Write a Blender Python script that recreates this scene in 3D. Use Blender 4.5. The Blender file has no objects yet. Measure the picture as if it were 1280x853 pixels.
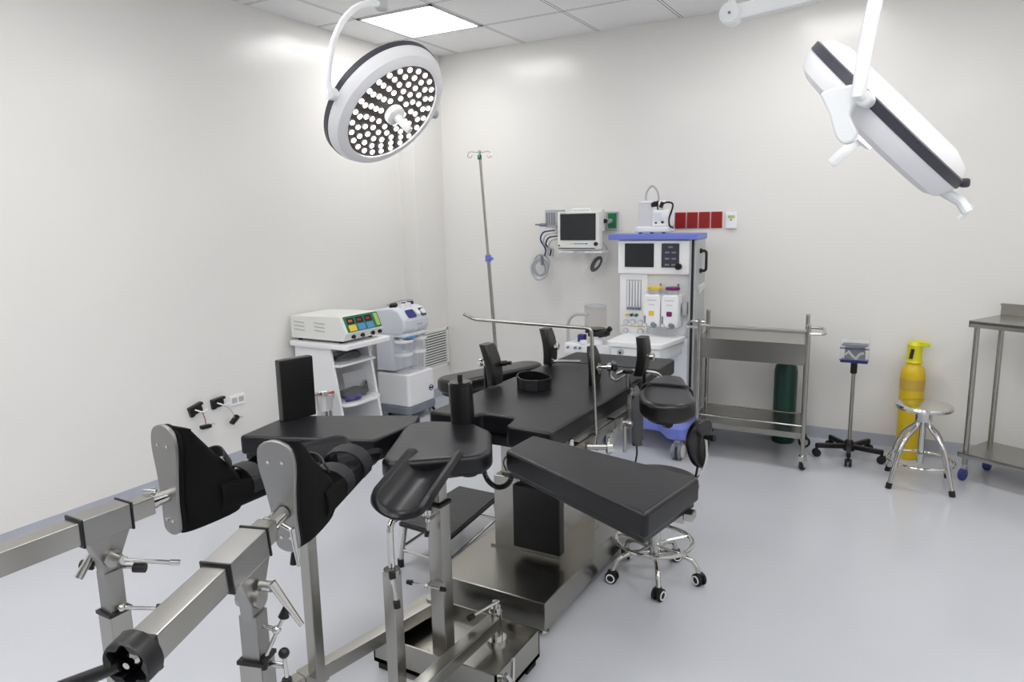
import bpy, bmesh, math, random
from mathutils import Vector, Matrix
PI = math.pi
random.seed(4)
COL = bpy.context.scene.collection
V = Vector

# ------------------------------------------------------------------ materials
def lin(c):
    out = []
    for v in c[:3]:
        v = v / 255.0
        out.append(v / 12.92 if v <= 0.04045 else ((v + 0.055) / 1.055) ** 2.4)
    return (out[0], out[1], out[2], 1)

def mat(name, rgb, rough=.5, metal=0.0, emit=0.0, trans=0.0, alpha=1.0, coat=0.0, noise=None, bump=None, spec=.5):
    m = bpy.data.materials.new(name); m.use_nodes = True
    nt = m.node_tree; b = nt.nodes['Principled BSDF']
    b.inputs['Base Color'].default_value = lin(rgb)
    b.inputs['Roughness'].default_value = rough
    b.inputs['Metallic'].default_value = metal
    b.inputs['Specular IOR Level'].default_value = spec
    if coat: b.inputs['Coat Weight'].default_value = coat; b.inputs['Coat Roughness'].default_value = .08
    if emit:
        b.inputs['Emission Color'].default_value = lin(rgb); b.inputs['Emission Strength'].default_value = emit
    if trans: b.inputs['Transmission Weight'].default_value = trans
    if alpha < 1: b.inputs['Alpha'].default_value = alpha
    if noise or bump:
        tc = nt.nodes.new('ShaderNodeTexCoord')
    if noise:      # (scale xyz, roughness spread, colour spread)
        sc, rs, cs = noise
        mp = nt.nodes.new('ShaderNodeMapping'); mp.inputs['Scale'].default_value = sc
        n = nt.nodes.new('ShaderNodeTexNoise'); n.inputs['Scale'].default_value = 1; n.inputs['Detail'].default_value = 4
        nt.links.new(tc.outputs['Object'], mp.inputs['Vector']); nt.links.new(mp.outputs[0], n.inputs['Vector'])
        r = nt.nodes.new('ShaderNodeMapRange')
        r.inputs['From Min'].default_value = .3; r.inputs['From Max'].default_value = .7
        r.inputs['To Min'].default_value = max(rough - rs, .02); r.inputs['To Max'].default_value = rough + rs
        nt.links.new(n.outputs['Fac'], r.inputs['Value']); nt.links.new(r.outputs[0], b.inputs['Roughness'])
        if cs:
            cr = nt.nodes.new('ShaderNodeValToRGB'); l = lin(rgb)
            cr.color_ramp.elements[0].color = tuple(max(x * (1 - cs), 0) for x in l[:3]) + (1,)
            cr.color_ramp.elements[1].color = tuple(min(x * (1 + cs), 1) for x in l[:3]) + (1,)
            cr.color_ramp.elements[0].position = .3; cr.color_ramp.elements[1].position = .7
            nt.links.new(n.outputs['Fac'], cr.inputs[0]); nt.links.new(cr.outputs[0], b.inputs['Base Color'])
    if bump:       # (scale, strength, distance)
        n2 = nt.nodes.new('ShaderNodeTexNoise'); n2.inputs['Scale'].default_value = bump[0]; n2.inputs['Detail'].default_value = 3
        nt.links.new(tc.outputs['Object'], n2.inputs['Vector'])
        bp = nt.nodes.new('ShaderNodeBump'); bp.inputs['Strength'].default_value = bump[1]; bp.inputs['Distance'].default_value = bump[2]
        nt.links.new(n2.outputs['Fac'], bp.inputs['Height']); nt.links.new(bp.outputs[0], b.inputs['Normal'])
    return m

M_WALL = mat('wall_paint', (240, 238, 234), .22, spec=.5, bump=(2.2, .5, .02))
M_WALLF = mat('front_wall_darkened', (176, 178, 182), .5)  # unseen wall behind the camera, colour darkened to cut bounce and reflections
M_FLOOR = mat('epoxy_floor', (203, 205, 211), .17, noise=((1.3, 1.3, 1.3), .05, .02), spec=.6, bump=(2.5, .2, .01))
M_BASE = mat('epoxy_skirting', (184, 188, 198), .3)
M_STEEL = mat('brushed_steel', (172, 170, 165), .27, 1.0)
M_STEELH = mat('brushed_steel_sheet', (170, 168, 162), .25, 1.0)
M_DULL = mat('blasted_steel', (160, 159, 156), .4, 1.0, noise=((14, 14, 14), .02, .015))
M_CHROME = mat('chrome', (208, 207, 204), .1, 1.0)
M_VINYL = mat('black_vinyl', (21, 21, 25), .34, spec=.38)
M_VINYL2 = mat('black_vinyl_smooth', (17, 16, 17), .3, spec=.5)
M_BLACK = mat('black_plastic', (10, 10, 12), .4)
M_RUBBER = mat('black_rubber', (22, 22, 23), .65)
M_CLOTH = mat('black_nylon', (7, 7, 8), .85, spec=.25, bump=(90, .4, .002))
M_STRAP = mat('black_strap', (24, 24, 28), .55, bump=(160, .3, .001))
M_WHITE = mat('white_plastic', (248, 248, 250), .35)
M_WHITE2 = mat('white_enamel', (243, 245, 246), .3)
M_CREAM = mat('cream_plastic', (239, 240, 235), .4)
M_COOL = mat('cool_grey_plastic', (228, 232, 241), .35)
M_GREY = mat('grey_plastic', (128, 132, 145), .45)
M_LGREY = mat('light_grey_plastic', (186, 188, 190), .4)
M_BLUE = mat('blue_enamel', (116, 132, 216), .35)
M_SCREEN = mat('dark_screen', (30, 33, 37), .15)
M_PANELD = mat('dark_panel', (58, 60, 68), .35)
M_DARKRIM = mat('dark_rim', (62, 63, 72), .4)
M_LEDPLATE = mat('led_plate', (70, 64, 62), .35)
M_LED = mat('led_lens', (255, 252, 248), .3, emit=2.2)
M_LIGHT = mat('panel_diffuser', (255, 255, 255), .4, emit=4.3)
M_TILE = None
M_GRID = mat('ceiling_grid', (205, 206, 206), .5)
M_RED = mat('red_plate', (150, 20, 20), .35)
M_REDEDGE = mat('red_edge', (186, 52, 45), .4)
M_GREENC = mat('green_cylinder', (14, 62, 52), .3)
M_YELC = mat('yellow_cylinder', (228, 194, 34), .3)
M_YELV = mat('yellow_valve', (222, 216, 34), .35)
M_YBAND = mat('yellow_band', (206, 172, 70), .4)
M_GREEN = mat('green_plastic', (22, 120, 74), .4)
M_LGREEN = mat('light_green_plastic', (186, 204, 110), .4)
M_YEL = mat('yellow_plastic', (238, 206, 62), .4)
M_PUR = mat('purple_plastic', (120, 30, 100), .4)
M_NAVY = mat('navy_plastic', (42, 46, 120), .4)
M_LBLUE = mat('light_blue_plastic', (90, 150, 206), .4)
M_ORANGE = mat('orange_plastic', (226, 120, 50), .4)
M_REDP = mat('red_plastic', (200, 40, 40), .4)
M_GLASS = mat('clear_glass', (240, 244, 248), .05, alpha=.22, spec=.6)
M_BAG = mat('clear_plastic_film', (238, 240, 244), .12, alpha=.11, spec=.8, bump=(30, .8, .01))
M_JAR = mat('clear_jar', (232, 236, 245), .12, alpha=.22)
M_CANIS = mat('smoky_canister', (196, 188, 180), .12, alpha=.34)
M_TUBE = mat('grey_tube', (182, 186, 192), .4)
M_COIL = mat('dark_cord', (34, 34, 38), .5)
M_WIRER = mat('red_wire', (150, 70, 60), .5)
M_GAP = mat('dark_gap', (40, 40, 42), .8)
M_CASTER = mat('caster_tread', (224, 222, 206), .5)
M_CASTERB = mat('blue_tread', (58, 66, 140), .5)
M_TAUPE = mat('taupe_tray', (120, 110, 96), .5)

def ceiling_mat():
    m = bpy.data.materials.new('ceiling_tiles'); m.use_nodes = True
    nt = m.node_tree; b = nt.nodes['Principled BSDF']; b.inputs['Roughness'].default_value = .85
    tc = nt.nodes.new('ShaderNodeTexCoord'); sep = nt.nodes.new('ShaderNodeSeparateXYZ')
    nt.links.new(tc.outputs['Object'], sep.inputs[0])
    def near(axis):
        md = nt.nodes.new('ShaderNodeMath'); md.operation = 'PINGPONG'; md.inputs[1].default_value = .3
        nt.links.new(sep.outputs[axis], md.inputs[0])
        return md
    def band(md, lo, hi):
        a = nt.nodes.new('ShaderNodeMath'); a.operation = 'GREATER_THAN'; a.inputs[1].default_value = lo
        c = nt.nodes.new('ShaderNodeMath'); c.operation = 'LESS_THAN'; c.inputs[1].default_value = hi
        d = nt.nodes.new('ShaderNodeMath'); d.operation = 'MULTIPLY'
        nt.links.new(md.outputs[0], a.inputs[0]); nt.links.new(md.outputs[0], c.inputs[0])
        nt.links.new(a.outputs[0], d.inputs[0]); nt.links.new(c.outputs[0], d.inputs[1]); return d
    x = near('X'); y = near('Y')
    gx, gy = band(x, .0075, .0125), band(y, .0075, .0125)
    mx = nt.nodes.new('ShaderNodeMath'); mx.operation = 'MAXIMUM'
    nt.links.new(gx.outputs[0], mx.inputs[0]); nt.links.new(gy.outputs[0], mx.inputs[1])
    n = nt.nodes.new('ShaderNodeTexNoise'); n.inputs['Scale'].default_value = 90; n.inputs['Detail'].default_value = 5
    nt.links.new(tc.outputs['Object'], n.inputs['Vector'])
    cr = nt.nodes.new('ShaderNodeValToRGB')
    cr.color_ramp.elements[0].color = lin((240, 240, 240)); cr.color_ramp.elements[1].color = lin((252, 252, 252))
    nt.links.new(n.outputs['Fac'], cr.inputs[0])
    mix = nt.nodes.new('ShaderNodeMix'); mix.data_type = 'RGBA'
    nt.links.new(mx.outputs[0], mix.inputs[0]); nt.links.new(cr.outputs[0], mix.inputs[6])
    mix.inputs[7].default_value = lin((112, 108, 104))  # dark lines paint the shadow gaps along the grid bars
    nt.links.new(mix.outputs[2], b.inputs['Base Color'])
    return m
M_TILE = ceiling_mat()

def ridged_mat():
    m = bpy.data.materials.new('ribbed_rubber'); m.use_nodes = True
    nt = m.node_tree; b = nt.nodes['Principled BSDF']; b.inputs['Roughness'].default_value = .5
    tc = nt.nodes.new('ShaderNodeTexCoord'); w = nt.nodes.new('ShaderNodeTexWave')
    w.bands_direction = 'Y'; w.inputs['Scale'].default_value = 17; w.inputs['Distortion'].default_value = .3
    nt.links.new(tc.outputs['Object'], w.inputs['Vector'])
    cr = nt.nodes.new('ShaderNodeValToRGB')
    cr.color_ramp.elements[0].color = lin((38, 37, 38)); cr.color_ramp.elements[1].color = lin((78, 76, 77))
    nt.links.new(w.outputs['Fac'], cr.inputs[0]); nt.links.new(cr.outputs[0], b.inputs['Base Color'])
    bp = nt.nodes.new('ShaderNodeBump'); bp.inputs['Strength'].default_value = .6; bp.inputs['Distance'].default_value = .003
    nt.links.new(w.outputs['Fac'], bp.inputs['Height']); nt.links.new(bp.outputs[0], b.inputs['Normal'])
    return m
M_RIB = ridged_mat()

# ------------------------------------------------------------------ object helpers
BASE = {}
def thing(name, label, cat, loc=(0, 0, 0), group=None, rot=0.0):
    o = bpy.data.objects.new(name, None); COL.objects.link(o)
    o.empty_display_size = .1
    o.location = loc; o.rotation_euler = (0, 0, rot)
    o['label'] = label; o['category'] = cat
    if group: o['group'] = group
    BASE[o.name] = (V(loc), rot)
    return o
def tag(o, label, cat, group=None):
    o['label'] = label; o['category'] = cat
    if group: o['group'] = group
    return o
def copy_tree(o, parent=None):
    c = o.copy(); COL.objects.link(c)
    if parent: c.parent = parent
    for ch in list(o.children): copy_tree(ch, c)
    return c

def frame_z(d):
    d = V(d).normalized()
    return d.to_track_quat('Z', 'Y').to_matrix().to_4x4()

class MB:
    def __init__(s): s.bm = bmesh.new()
    def _bev(s, vs, w, seg):
        es = list({e for v in vs for e in v.link_edges})
        bmesh.ops.bevel(s.bm, geom=es, offset=w, segments=seg, affect='EDGES', profile=.5, clamp_overlap=True)
    def box(s, c, d, rot=None, bev=0, seg=2, axis_rot=None):
        m = Matrix.Translation(V(c))
        if rot: m = m @ Matrix.Rotation(rot[2], 4, 'Z') @ Matrix.Rotation(rot[1], 4, 'Y') @ Matrix.Rotation(rot[0], 4, 'X')
        if axis_rot is not None: m = m @ axis_rot
        m = m @ Matrix.Diagonal((d[0], d[1], d[2], 1))
        r = bmesh.ops.create_cube(s.bm, size=1, matrix=m)
        if bev: s._bev(r['verts'], min(bev, min(d) * .49), seg)
        return s
    def span(s, a, b, bev=0, seg=2):
        return s.box([(a[i] + b[i]) / 2 for i in range(3)], [abs(b[i] - a[i]) for i in range(3)], bev=bev, seg=seg)
    def bar(s, p, q, w, h=None, bev=0, up=(0, 0, 1)):      # square tube between two points, h measured along up
        p, q = V(p), V(q); d = q - p; z = d.normalized(); u = V(up); x = u.cross(z)
        if x.length < 1e-4: x = V((1, 0, 0)).cross(z)
        x.normalize(); y = z.cross(x)
        R = Matrix((x, y, z)).transposed().to_4x4()
        return s.box((p + q) / 2, (w, h or w, d.length), bev=bev, axis_rot=R)
    def cyl(s, p, q, r, r2=None, seg=20, bev=0):
        p, q = V(p), V(q); d = q - p
        m = Matrix.Translation((p + q) / 2) @ frame_z(d)
        g = bmesh.ops.create_cone(s.bm, cap_ends=True, segments=seg, radius1=r, radius2=r if r2 is None else r2, depth=d.length, matrix=m)
        if bev:
            es = list({e for v in g['verts'] for e in v.link_edges if e.calc_face_angle(0) > .8})
            bmesh.ops.bevel(s.bm, geom=es, offset=bev, segments=2, affect='EDGES', clamp_overlap=True)
        return s
    def ball(s, c, r, sc=(1, 1, 1)):
        bmesh.ops.create_uvsphere(s.bm, u_segments=16, v_segments=10, radius=r, matrix=Matrix.Translation(V(c)) @ Matrix.Diagonal((sc[0], sc[1], sc[2], 1)))
        return s
    def rings(s, rs, cap=True, closed=False, closed_ring=True):
        vs = [[s.bm.verts.new(p) for p in r] for r in rs]
        n = len(rs[0]); k = len(rs)
        for i in range(k if closed else k - 1):
            a, b = vs[i], vs[(i + 1) % k]
            for j in range(n if closed_ring else n - 1):
                s.bm.faces.new((a[j], a[(j + 1) % n], b[(j + 1) % n], b[j]))
        if cap and not closed:
            s.bm.faces.new(list(reversed(vs[0]))); s.bm.faces.new(vs[-1])
        return s
    def tube(s, pts, r, seg=10, closed=False, fil=0, flat=None):
        P = [V(p) for p in pts]
        if fil:
            Q = []
            rng = range(len(P)) if closed else range(1, len(P) - 1)
            if not closed: Q.append(P[0])
            for i in rng:
                a, b, c = P[i - 1], P[i], P[(i + 1) % len(P)]
                d1, d2 = (a - b), (c - b); f = min(fil, d1.length * .48, d2.length * .48)
                s1, s2 = b + d1.normalized() * f, b + d2.normalized() * f
                for t in (0, .2, .4, .6, .8, 1): Q.append(s1 * (1 - t) ** 2 + b * 2 * t * (1 - t) + s2 * t * t)
            if not closed: Q.append(P[-1])
            P = Q
        n = len(P); rs = []; up = None
        for i in range(n):
            if closed: t = (P[(i + 1) % n] - P[i - 1])
            else: t = P[min(i + 1, n - 1)] - P[max(i - 1, 0)]
            t.normalize()
            if up is None:
                up = V((0, 0, 1)) if abs(t.z) < .9 else V((1, 0, 0))
            x = up.cross(t)
            if x.length < 1e-5: x = V((0, 1, 0)).cross(t)
            x.normalize(); up = t.cross(x)
            rr = r if not callable(r) else r(i / (n - 1))
            a, b = (rr, rr) if not flat else (rr, rr * flat)
            rs.append([P[i] + x * math.cos(2 * PI * k / seg) * a + up * math.sin(2 * PI * k / seg) * b for k in range(seg)])
        return s.rings(rs, closed=closed)
    def ring(s, c, R, r, n=(0, 0, 1), seg=40, ts=8):
        m = frame_z(n)
        return s.tube([V(c) + (m @ V((R * math.cos(2 * PI * k / seg), R * math.sin(2 * PI * k / seg), 0))) for k in range(seg)], r, ts, closed=True)
    def lathe(s, prof, c=(0, 0, 0), n=(0, 0, 1), seg=32):
        m = Matrix.Translation(V(c)) @ frame_z(n)
        rs = [[m @ V((max(r, 1e-4) * math.cos(2 * PI * k / seg), max(r, 1e-4) * math.sin(2 * PI * k / seg), z)) for k in range(seg)] for r, z in prof]
        return s.rings(rs, closed=(prof[0][0] > 1e-3 and prof[-1][0] > 1e-3))
    def prism(s, poly, z0, z1, m=None, bev=0, seg=3):
        m = m or Matrix.Identity(4)
        area = sum(poly[i - 1][0] * poly[i][1] - poly[i][0] * poly[i - 1][1] for i in range(len(poly)))
        if area < 0: poly = list(reversed(poly))
        n = len(poly)
        if z1 < z0: z0, z1 = z1, z0
        bev = min(bev, (z1 - z0) * .49)
        def inset(d):
            if d == 0: return poly
            out = []
            for i in range(n):
                a, b, c = V(poly[i - 1]).to_2d(), V(poly[i]).to_2d(), V(poly[(i + 1) % n]).to_2d()
                e1, e2 = (b - a), (c - b)
                if e1.length < 1e-6: e1 = e2
                if e2.length < 1e-6: e2 = e1
                e1 = e1.normalized(); e2 = e2.normalized()
                n1, n2 = V((-e1.y, e1.x)), V((-e2.y, e2.x)); h = n1 + n2
                if h.length < .3: h = n1
                h.normalize(); k = min(1 / max(h.dot(n1), .35), 2.2)
                out.append((b.x + h.x * d * k, b.y + h.y * d * k))
            return out
        lv = []
        if bev:
            lv.append((bev * 1.35, z0))
            for k in range(seg + 1):
                t = PI / 2 * k / seg; lv.append((bev * (1 - math.sin(t)), z0 + bev * (1 - math.cos(t))))
            for k in range(seg + 1):
                t = PI / 2 * k / seg; lv.append((bev * (1 - math.cos(t)), z1 - bev * (1 - math.sin(t))))
            lv.append((bev * 1.35, z1))
        else: lv = [(0, z0), (0, z1)]
        return s.rings([[m @ V((x, y, z)) for x, y in inset(d)] for d, z in lv])
    def sheet(s, rows, th, closed_ring=False):       # open grid of points thickened along its normals
        g = MB(); g.rings(rows, cap=False, closed_ring=closed_ring)
        bmesh.ops.recalc_face_normals(g.bm, faces=g.bm.faces)
        bmesh.ops.solidify(g.bm, geom=list(g.bm.faces), thickness=th)
        me = bpy.data.meshes.new('t'); g.bm.to_mesh(me); s.bm.from_mesh(me); bpy.data.meshes.remove(me); g.bm.free()
        return s
    def build(s, name, m, parent=None, origin=None, local=False, smooth=35, kind=None, one=False):
        bm = s.bm
        bmesh.ops.recalc_face_normals(bm, faces=bm.faces)
        if parent is not None:
            b, rot = BASE[parent.name]
        else:
            b, rot = V(origin or (0, 0, 0)), 0.0
        if not local:
            bmesh.ops.transform(bm, matrix=(Matrix.Translation(b) @ Matrix.Rotation(rot, 4, 'Z')).inverted(), verts=bm.verts)
        for f in bm.faces: f.smooth = True
        lim = math.radians(smooth)
        for e in bm.edges:
            if len(e.link_faces) == 2 and e.calc_face_angle(0) > lim: e.smooth = False
        groups = [list(bm.verts)] if (one or parent is None) else clusters(bm)
        first = None
        for vs in groups:
            if len(groups) == 1: b2 = bm
            else:
                b2 = bm.copy(); keep = {v.index for v in vs}
                b2.verts.ensure_lookup_table()
                bmesh.ops.delete(b2, geom=[v for v in b2.verts if v.index not in keep], context='VERTS')
            me = bpy.data.meshes.new(name); b2.to_mesh(me)
            if b2 is not bm: b2.free()
            me.materials.append(m)
            o = bpy.data.objects.new(name, me); COL.objects.link(o)
            if parent is not None: o.parent = parent
            else: o.location = b
            if kind: o['kind'] = kind
            wn = o.modifiers.new('normals', 'WEIGHTED_NORMAL'); wn.keep_sharp = True
            BASE[o.name] = (b, rot)
            if first is None: first = o
        bm.free()
        return first

def clusters(bm):
    """loose islands of a mesh, islands that touch taken together, the largest first"""
    bm.verts.index_update(); seen = set(); isl = []
    for v in bm.verts:
        if v in seen: continue
        st = [v]; seen.add(v); cur = []
        while st:
            q = st.pop(); cur.append(q)
            for e in q.link_edges:
                w_ = e.other_vert(q)
                if w_ not in seen: seen.add(w_); st.append(w_)
        lo = [min(q.co[i] for q in cur) - .0025 for i in range(3)]; hi = [max(q.co[i] for q in cur) + .0025 for i in range(3)]
        isl.append([cur, lo, hi])
    if len(isl) == 1: return [isl[0][0]]
    par = list(range(len(isl)))
    def find(i):
        while par[i] != i: i = par[i]
        return i
    for i in range(len(isl)):
        for j in range(i):
            if all(isl[i][1][k] <= isl[j][2][k] and isl[j][1][k] <= isl[i][2][k] for k in range(3)): par[find(i)] = find(j)
    out = {}
    for i in range(len(isl)): out.setdefault(find(i), []).extend(isl[i][0])
    return sorted(out.values(), key=len, reverse=True)

def rrect(x0, y0, x1, y1, r, n=4):
    pts = []
    for cx, cy, a in ((x1 - r, y1 - r, 0), (x0 + r, y1 - r, 90), (x0 + r, y0 + r, 180), (x1 - r, y0 + r, 270)):
        for k in range(n + 1):
            t = math.radians(a + 90 * k / n); pts.append((cx + r * math.cos(t), cy + r * math.sin(t)))
    return pts
def round_poly(poly, r, n=4):
    out = []
    for i in range(len(poly)):
        a, b, c = V(poly[i - 1]), V(poly[i]), V(poly[(i + 1) % len(poly)])
        f = min(r, (a - b).length * .45, (c - b).length * .45)
        p, q = b + (a - b).normalized() * f, b + (c - b).normalized() * f
        for k in range(n + 1):
            t = k / n; v = p * (1 - t) ** 2 + b * 2 * t * (1 - t) + q * t * t
            out.append((v.x, v.y))
    return out
def axes(x, y, z, o):
    return Matrix.Translation(V(o)) @ Matrix((V(x), V(y), V(z))).transposed().to_4x4()
# plane helpers: local (u,v) on a wall-like face, extruded towards the viewer
def face_y(o): return axes((1, 0, 0), (0, 0, 1), (0, -1, 0), o)      # faces -y
def face_x(o): return axes((0, 1, 0), (0, 0, 1), (1, 0, 0), o)       # faces +x
def struct(mb, name, m):
    o = mb.build(name, m); o['kind'] = 'structure'; return o

# ------------------------------------------------------------------ room
XL, YB, XR, YF, H = -.336, .584, 5.2, -6.6, 2.8
struct(MB().span((XL - .15, YF - .15, -.1), (XR + .15, YB + .15, 0)), 'floor', M_FLOOR)
struct(MB().span((XL - .15, YF - .15, H), (XR + .15, YB + .15, H + .1)), 'ceiling', M_TILE)
w = MB().span((XL - .15, YF - .15, 0), (XL, YB + .15, H))
struct(w, 'wall_left', M_WALL)
struct(MB().span((XL, YB, 0), (XR, YB + .15, H)), 'wall_back', M_WALL)
struct(MB().span((XR, YF - .15, 0), (XR + .15, YB + .15, H)), 'wall_right', M_WALL)
struct(MB().span((XL, YF - .15, 0), (XR, YF, H)), 'wall_front', M_WALLF)
struct(MB().span((XL, .204, 0), (-.184, YB, H)), 'wall_pier', M_WALL)
def coved(path, name):
    # skirting swept round the room with a coved foot; path on the floor, wall on the left hand side
    prof = [(0, 0), (.045, 0), (.022, .008), (.008, .022), (.004, .045), (.004, .1), (0, .1)]
    rs = []
    for p, n in path: rs.append([V((p[0] + n[0] * a, p[1] + n[1] * a, z)) for a, z in prof])
    struct(MB().rings(rs), name, M_BASE)
coved([((XL, YF), (1, 0)), ((XL, .204), (1, -1))], 'baseboard_left')
coved([((XL, .204), (1, -1)), ((-.184, .204), (1, -1)), ((-.184, YB), (1, -1))], 'baseboard_pier')
coved([((-.184, YB), (1, -1)), ((XR, YB), (-1, -1))], 'baseboard_back')
coved([((XR, YB), (-1, -1)), ((XR, YF), (-1, 1))], 'baseboard_right')

# ceiling light panels on the 0.6 m grid
def panel(x, y, label):
    t = thing('ceiling_light_panel', label, 'ceiling light', (x, y, H), 'recessed ceiling light panels')
    f = MB()
    for sx in (-1, 1): f.span((x + sx * .286 - .012, y - .298, H - .006), (x + sx * .286 + .012, y + .298, H))
    for sy in (-1, 1): f.span((x - .298, y + sy * .286 - .012, H - .006), (x + .298, y + sy * .286 + .012, H))
    f.build('panel_frame', M_GRID, t)
    MB().span((x - .274, y - .274, H - .004), (x + .274, y + .274, H)).build('diffuser', M_LIGHT, t)
    return t
panel(.3, -.3, 'square glowing white ceiling light panel above the lit round surgical lamp, nearest the wall corner')
for x, y, s in ((2.7, -.3, 'added unseen fill light panel in the ceiling above the instrument trolley'),  # unseen panels; those called added serve to even out the light
                (4.5, -.9, 'added unseen fill light panel in the ceiling above the steel side table'),
                (.9, -2.7, 'square white ceiling light panel above the left traction unit and boots'),
                (3.3, -2.7, 'square white ceiling light panel above the right surgical lamp'),
                (.9, -3.9, 'added unseen fill light panel in the ceiling above the left traction unit'),
                (2.1, -3.9, 'added unseen fill light panel in the ceiling above the handwheel'),
                (3.3, -3.9, 'added unseen fill light panel in the ceiling just behind the camera'),
                (2.1, -5.1, 'added unseen fill light panel in the ceiling behind the camera in the middle'),
                (4.5, -3.3, 'added unseen fill light panel in the ceiling along the right wall'),
                (.9, -5.1, 'added unseen fill light panel in the ceiling behind the camera towards the left'),
                (3.9, -5.1, 'added unseen fill light panel in the ceiling behind the camera towards the right')):
    panel(x, y, s)
t = thing('ceiling_sprinkler', 'small dark sprinkler head in a ceiling tile, right of the glowing panel', 'sprinkler', (1.25, -.75, H))
MB().cyl((1.25, -.75, H - .004), (1.25, -.75, H), .03).build('escutcheon', M_LGREY, t)
MB().cyl((1.25, -.75, H - .03), (1.25, -.75, H - .004), .01).cyl((1.25, -.75, H - .034), (1.25, -.75, H - .03), .018).build('deflector', M_GAP, t)

# ------------------------------------------------------------------ wall fittings
t = thing('vent_grille', 'white louvred air grille low on the wall pier beside the suction pump', 'vent', (-.184, .38, .43))
g = MB(); y0, y1, z0, z1 = .2, .56, .275, .60
for a, b in (((0, y0, z0), (0, y1, z0 + .022)), ((0, y0, z1 - .022), (0, y1, z1)), ((0, y0, z0), (0, y0 + .028, z1)), ((0, y1 - .028, z0), (0, y1, z1))):
    g.span((-.184, a[1], a[2]), (-.170, b[1], b[2]), bev=.003)
g.build('vent_frame', M_CREAM, t)
MB().span((-.184, y0 + .02, z0 + .02), (-.182, y1 - .02, z1 - .02)).build('vent_back', M_GAP, t)
g = MB()
for k in range(13):
    z = z0 + .033 + k * .0215
    g.box((-.175, (y0 + y1) / 2, z), (.008, y1 - y0 - .05, .0115))
g.build('louvre_slats', M_CREAM, t, one=True)

t = thing('wall_outlet', 'white double socket plate on the left wall, right of the two wired boxes', 'socket', (XL, -1.503, .427))
MB().prism(rrect(-.055, -.032, .055, .032, .006), 0, .009, face_x((XL, -1.503, .427)), bev=.003).build('cover_plate', M_WHITE, t)
g = MB()
for s in (-1, 1): g.prism(rrect(-.018, -.016, .018, .016, .004), .008, .0105, face_x((XL, -1.503 + s * .025, .427)))
g.build('socket_insert', M_LGREY, t)

def wired_box(y, z, tilt, label, dy, dz, wire, plugrot):
    t = thing('junction_box', label, 'electrical box', (XL, y, z), 'open wall boxes with loose wires')
    R = face_x((XL, y, z)) @ Matrix.Rotation(tilt, 4, 'Z')
    g = MB(); g.prism(rrect(-.045, -.03, .045, .03, .004), 0, .006, R); g.prism([(-.045, .012), (.045, .016), (.045, .03), (-.045, .03)], .006, .03, R, bev=.002)
    g.prism([(-.045, -.03), (-.02, -.03), (-.02, .014), (-.045, .014)], .006, .02, R, bev=.002)
    g.build('box_shell', M_BLACK, t)
    p = V((XL + .03, y, z))
    pts = [p, p + V((.03, .01, -.02)), p + V((.03, dy * .4, -.03)), p + V((.03, dy * .8, dz * .55)), p + V((.02, dy, dz))]
    MB().tube(pts, .0025, 6, fil=.03).build('loose_wire', wire, t)
    MB().tube([p + V((0, -.02, .005)), p + V((.04, .0, -.01)), p + V((.02, .05, -.005))], .004, 6, fil=.03).build('loose_wire', M_WHITE, t)
    q = p + V((.02, dy, dz))
    MB().box(q, (.03, .065, .022), rot=(plugrot, 0, 0), bev=.004).build('wire_connector', M_BLACK, t)
    MB().tube([q + V((0, .01, -.02)), q + V((.005, .045, .01)), q + V((.005, .06, .0))], .003, 6).build('loose_wire', M_LGREY, t)
    return t
wired_box(-1.80, .437, .25, 'black open wall box with a red wire and hanging connector, farther from the white socket', .025, -.105, M_WIRER, -.05)
wired_box(-1.648, .442, .08, 'black open wall box with grey wires and a slanted connector, next to the white socket', .075, -.12, M_LGREY, .7)

# red plates and small controller on the back wall
for k in range(5):
    x = 1.737 + .0832 * k
    lab = ['dark red wall plate half hidden behind the suction unit cable', 'dark red wall plate, second from the left of the row of five',
           'dark red wall plate in the middle of the row of five', 'dark red wall plate, fourth from the left of the row of five',
           'dark red wall plate closest to the white thermostat'][k]
    t = thing('red_wall_plate', lab, 'wall plate', (x, YB, 1.466), 'row of dark red wall plates')
    MB().prism(rrect(-.037, -.055, .037, .055, .003), 0, .008, face_y((x, YB, 1.466))).build('plate_rim', M_REDEDGE, t)
    MB().prism(rrect(-.033, -.050, .033, .050, .002), .008, .012, face_y((x, YB, 1.466))).build('plate_face', M_RED, t)
t = thing('thermostat', 'white wall thermostat with a green display, right of the red plates', 'thermostat', (2.17, YB, 1.46))
MB().prism(rrect(-.036, -.054, .036, .054, .005), 0, .02, face_y((2.17, YB, 1.46)), bev=.004).build('housing', M_WHITE, t)
MB().prism(rrect(-.022, .015, .024, .034, .002), .02, .022, face_y((2.17, YB, 1.46))).build('display', M_LGREEN, t)
MB().cyl((2.17, YB - .02, 1.465), (2.17, YB - .024, 1.465), .006).build('button', M_GREY, t)

t = thing('gas_outlet', 'green oxygen wall outlet in a grey frame, right of the monitor', 'gas outlet', (1.312, YB, 1.47))
MB().prism(rrect(-.05, -.068, .05, .068, .008), 0, .02, face_y((1.312, YB, 1.47)), bev=.004).build('frame', M_LGREY, t)
MB().prism(rrect(-.03, -.052, .036, .056, .004), .02, .026, face_y((1.317, YB, 1.47)), bev=.002).build('face_plate', M_GREEN, t)
MB().cyl((1.307, YB - .02, 1.47), (1.307, YB - .07, 1.47), .017).build('valve_socket', M_LGREY, t)
MB().cyl((1.29, YB - .07, 1.47), (1.285, YB - .095, 1.47), .016, bev=.003).build('black_cap', M_BLACK, t)

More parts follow.
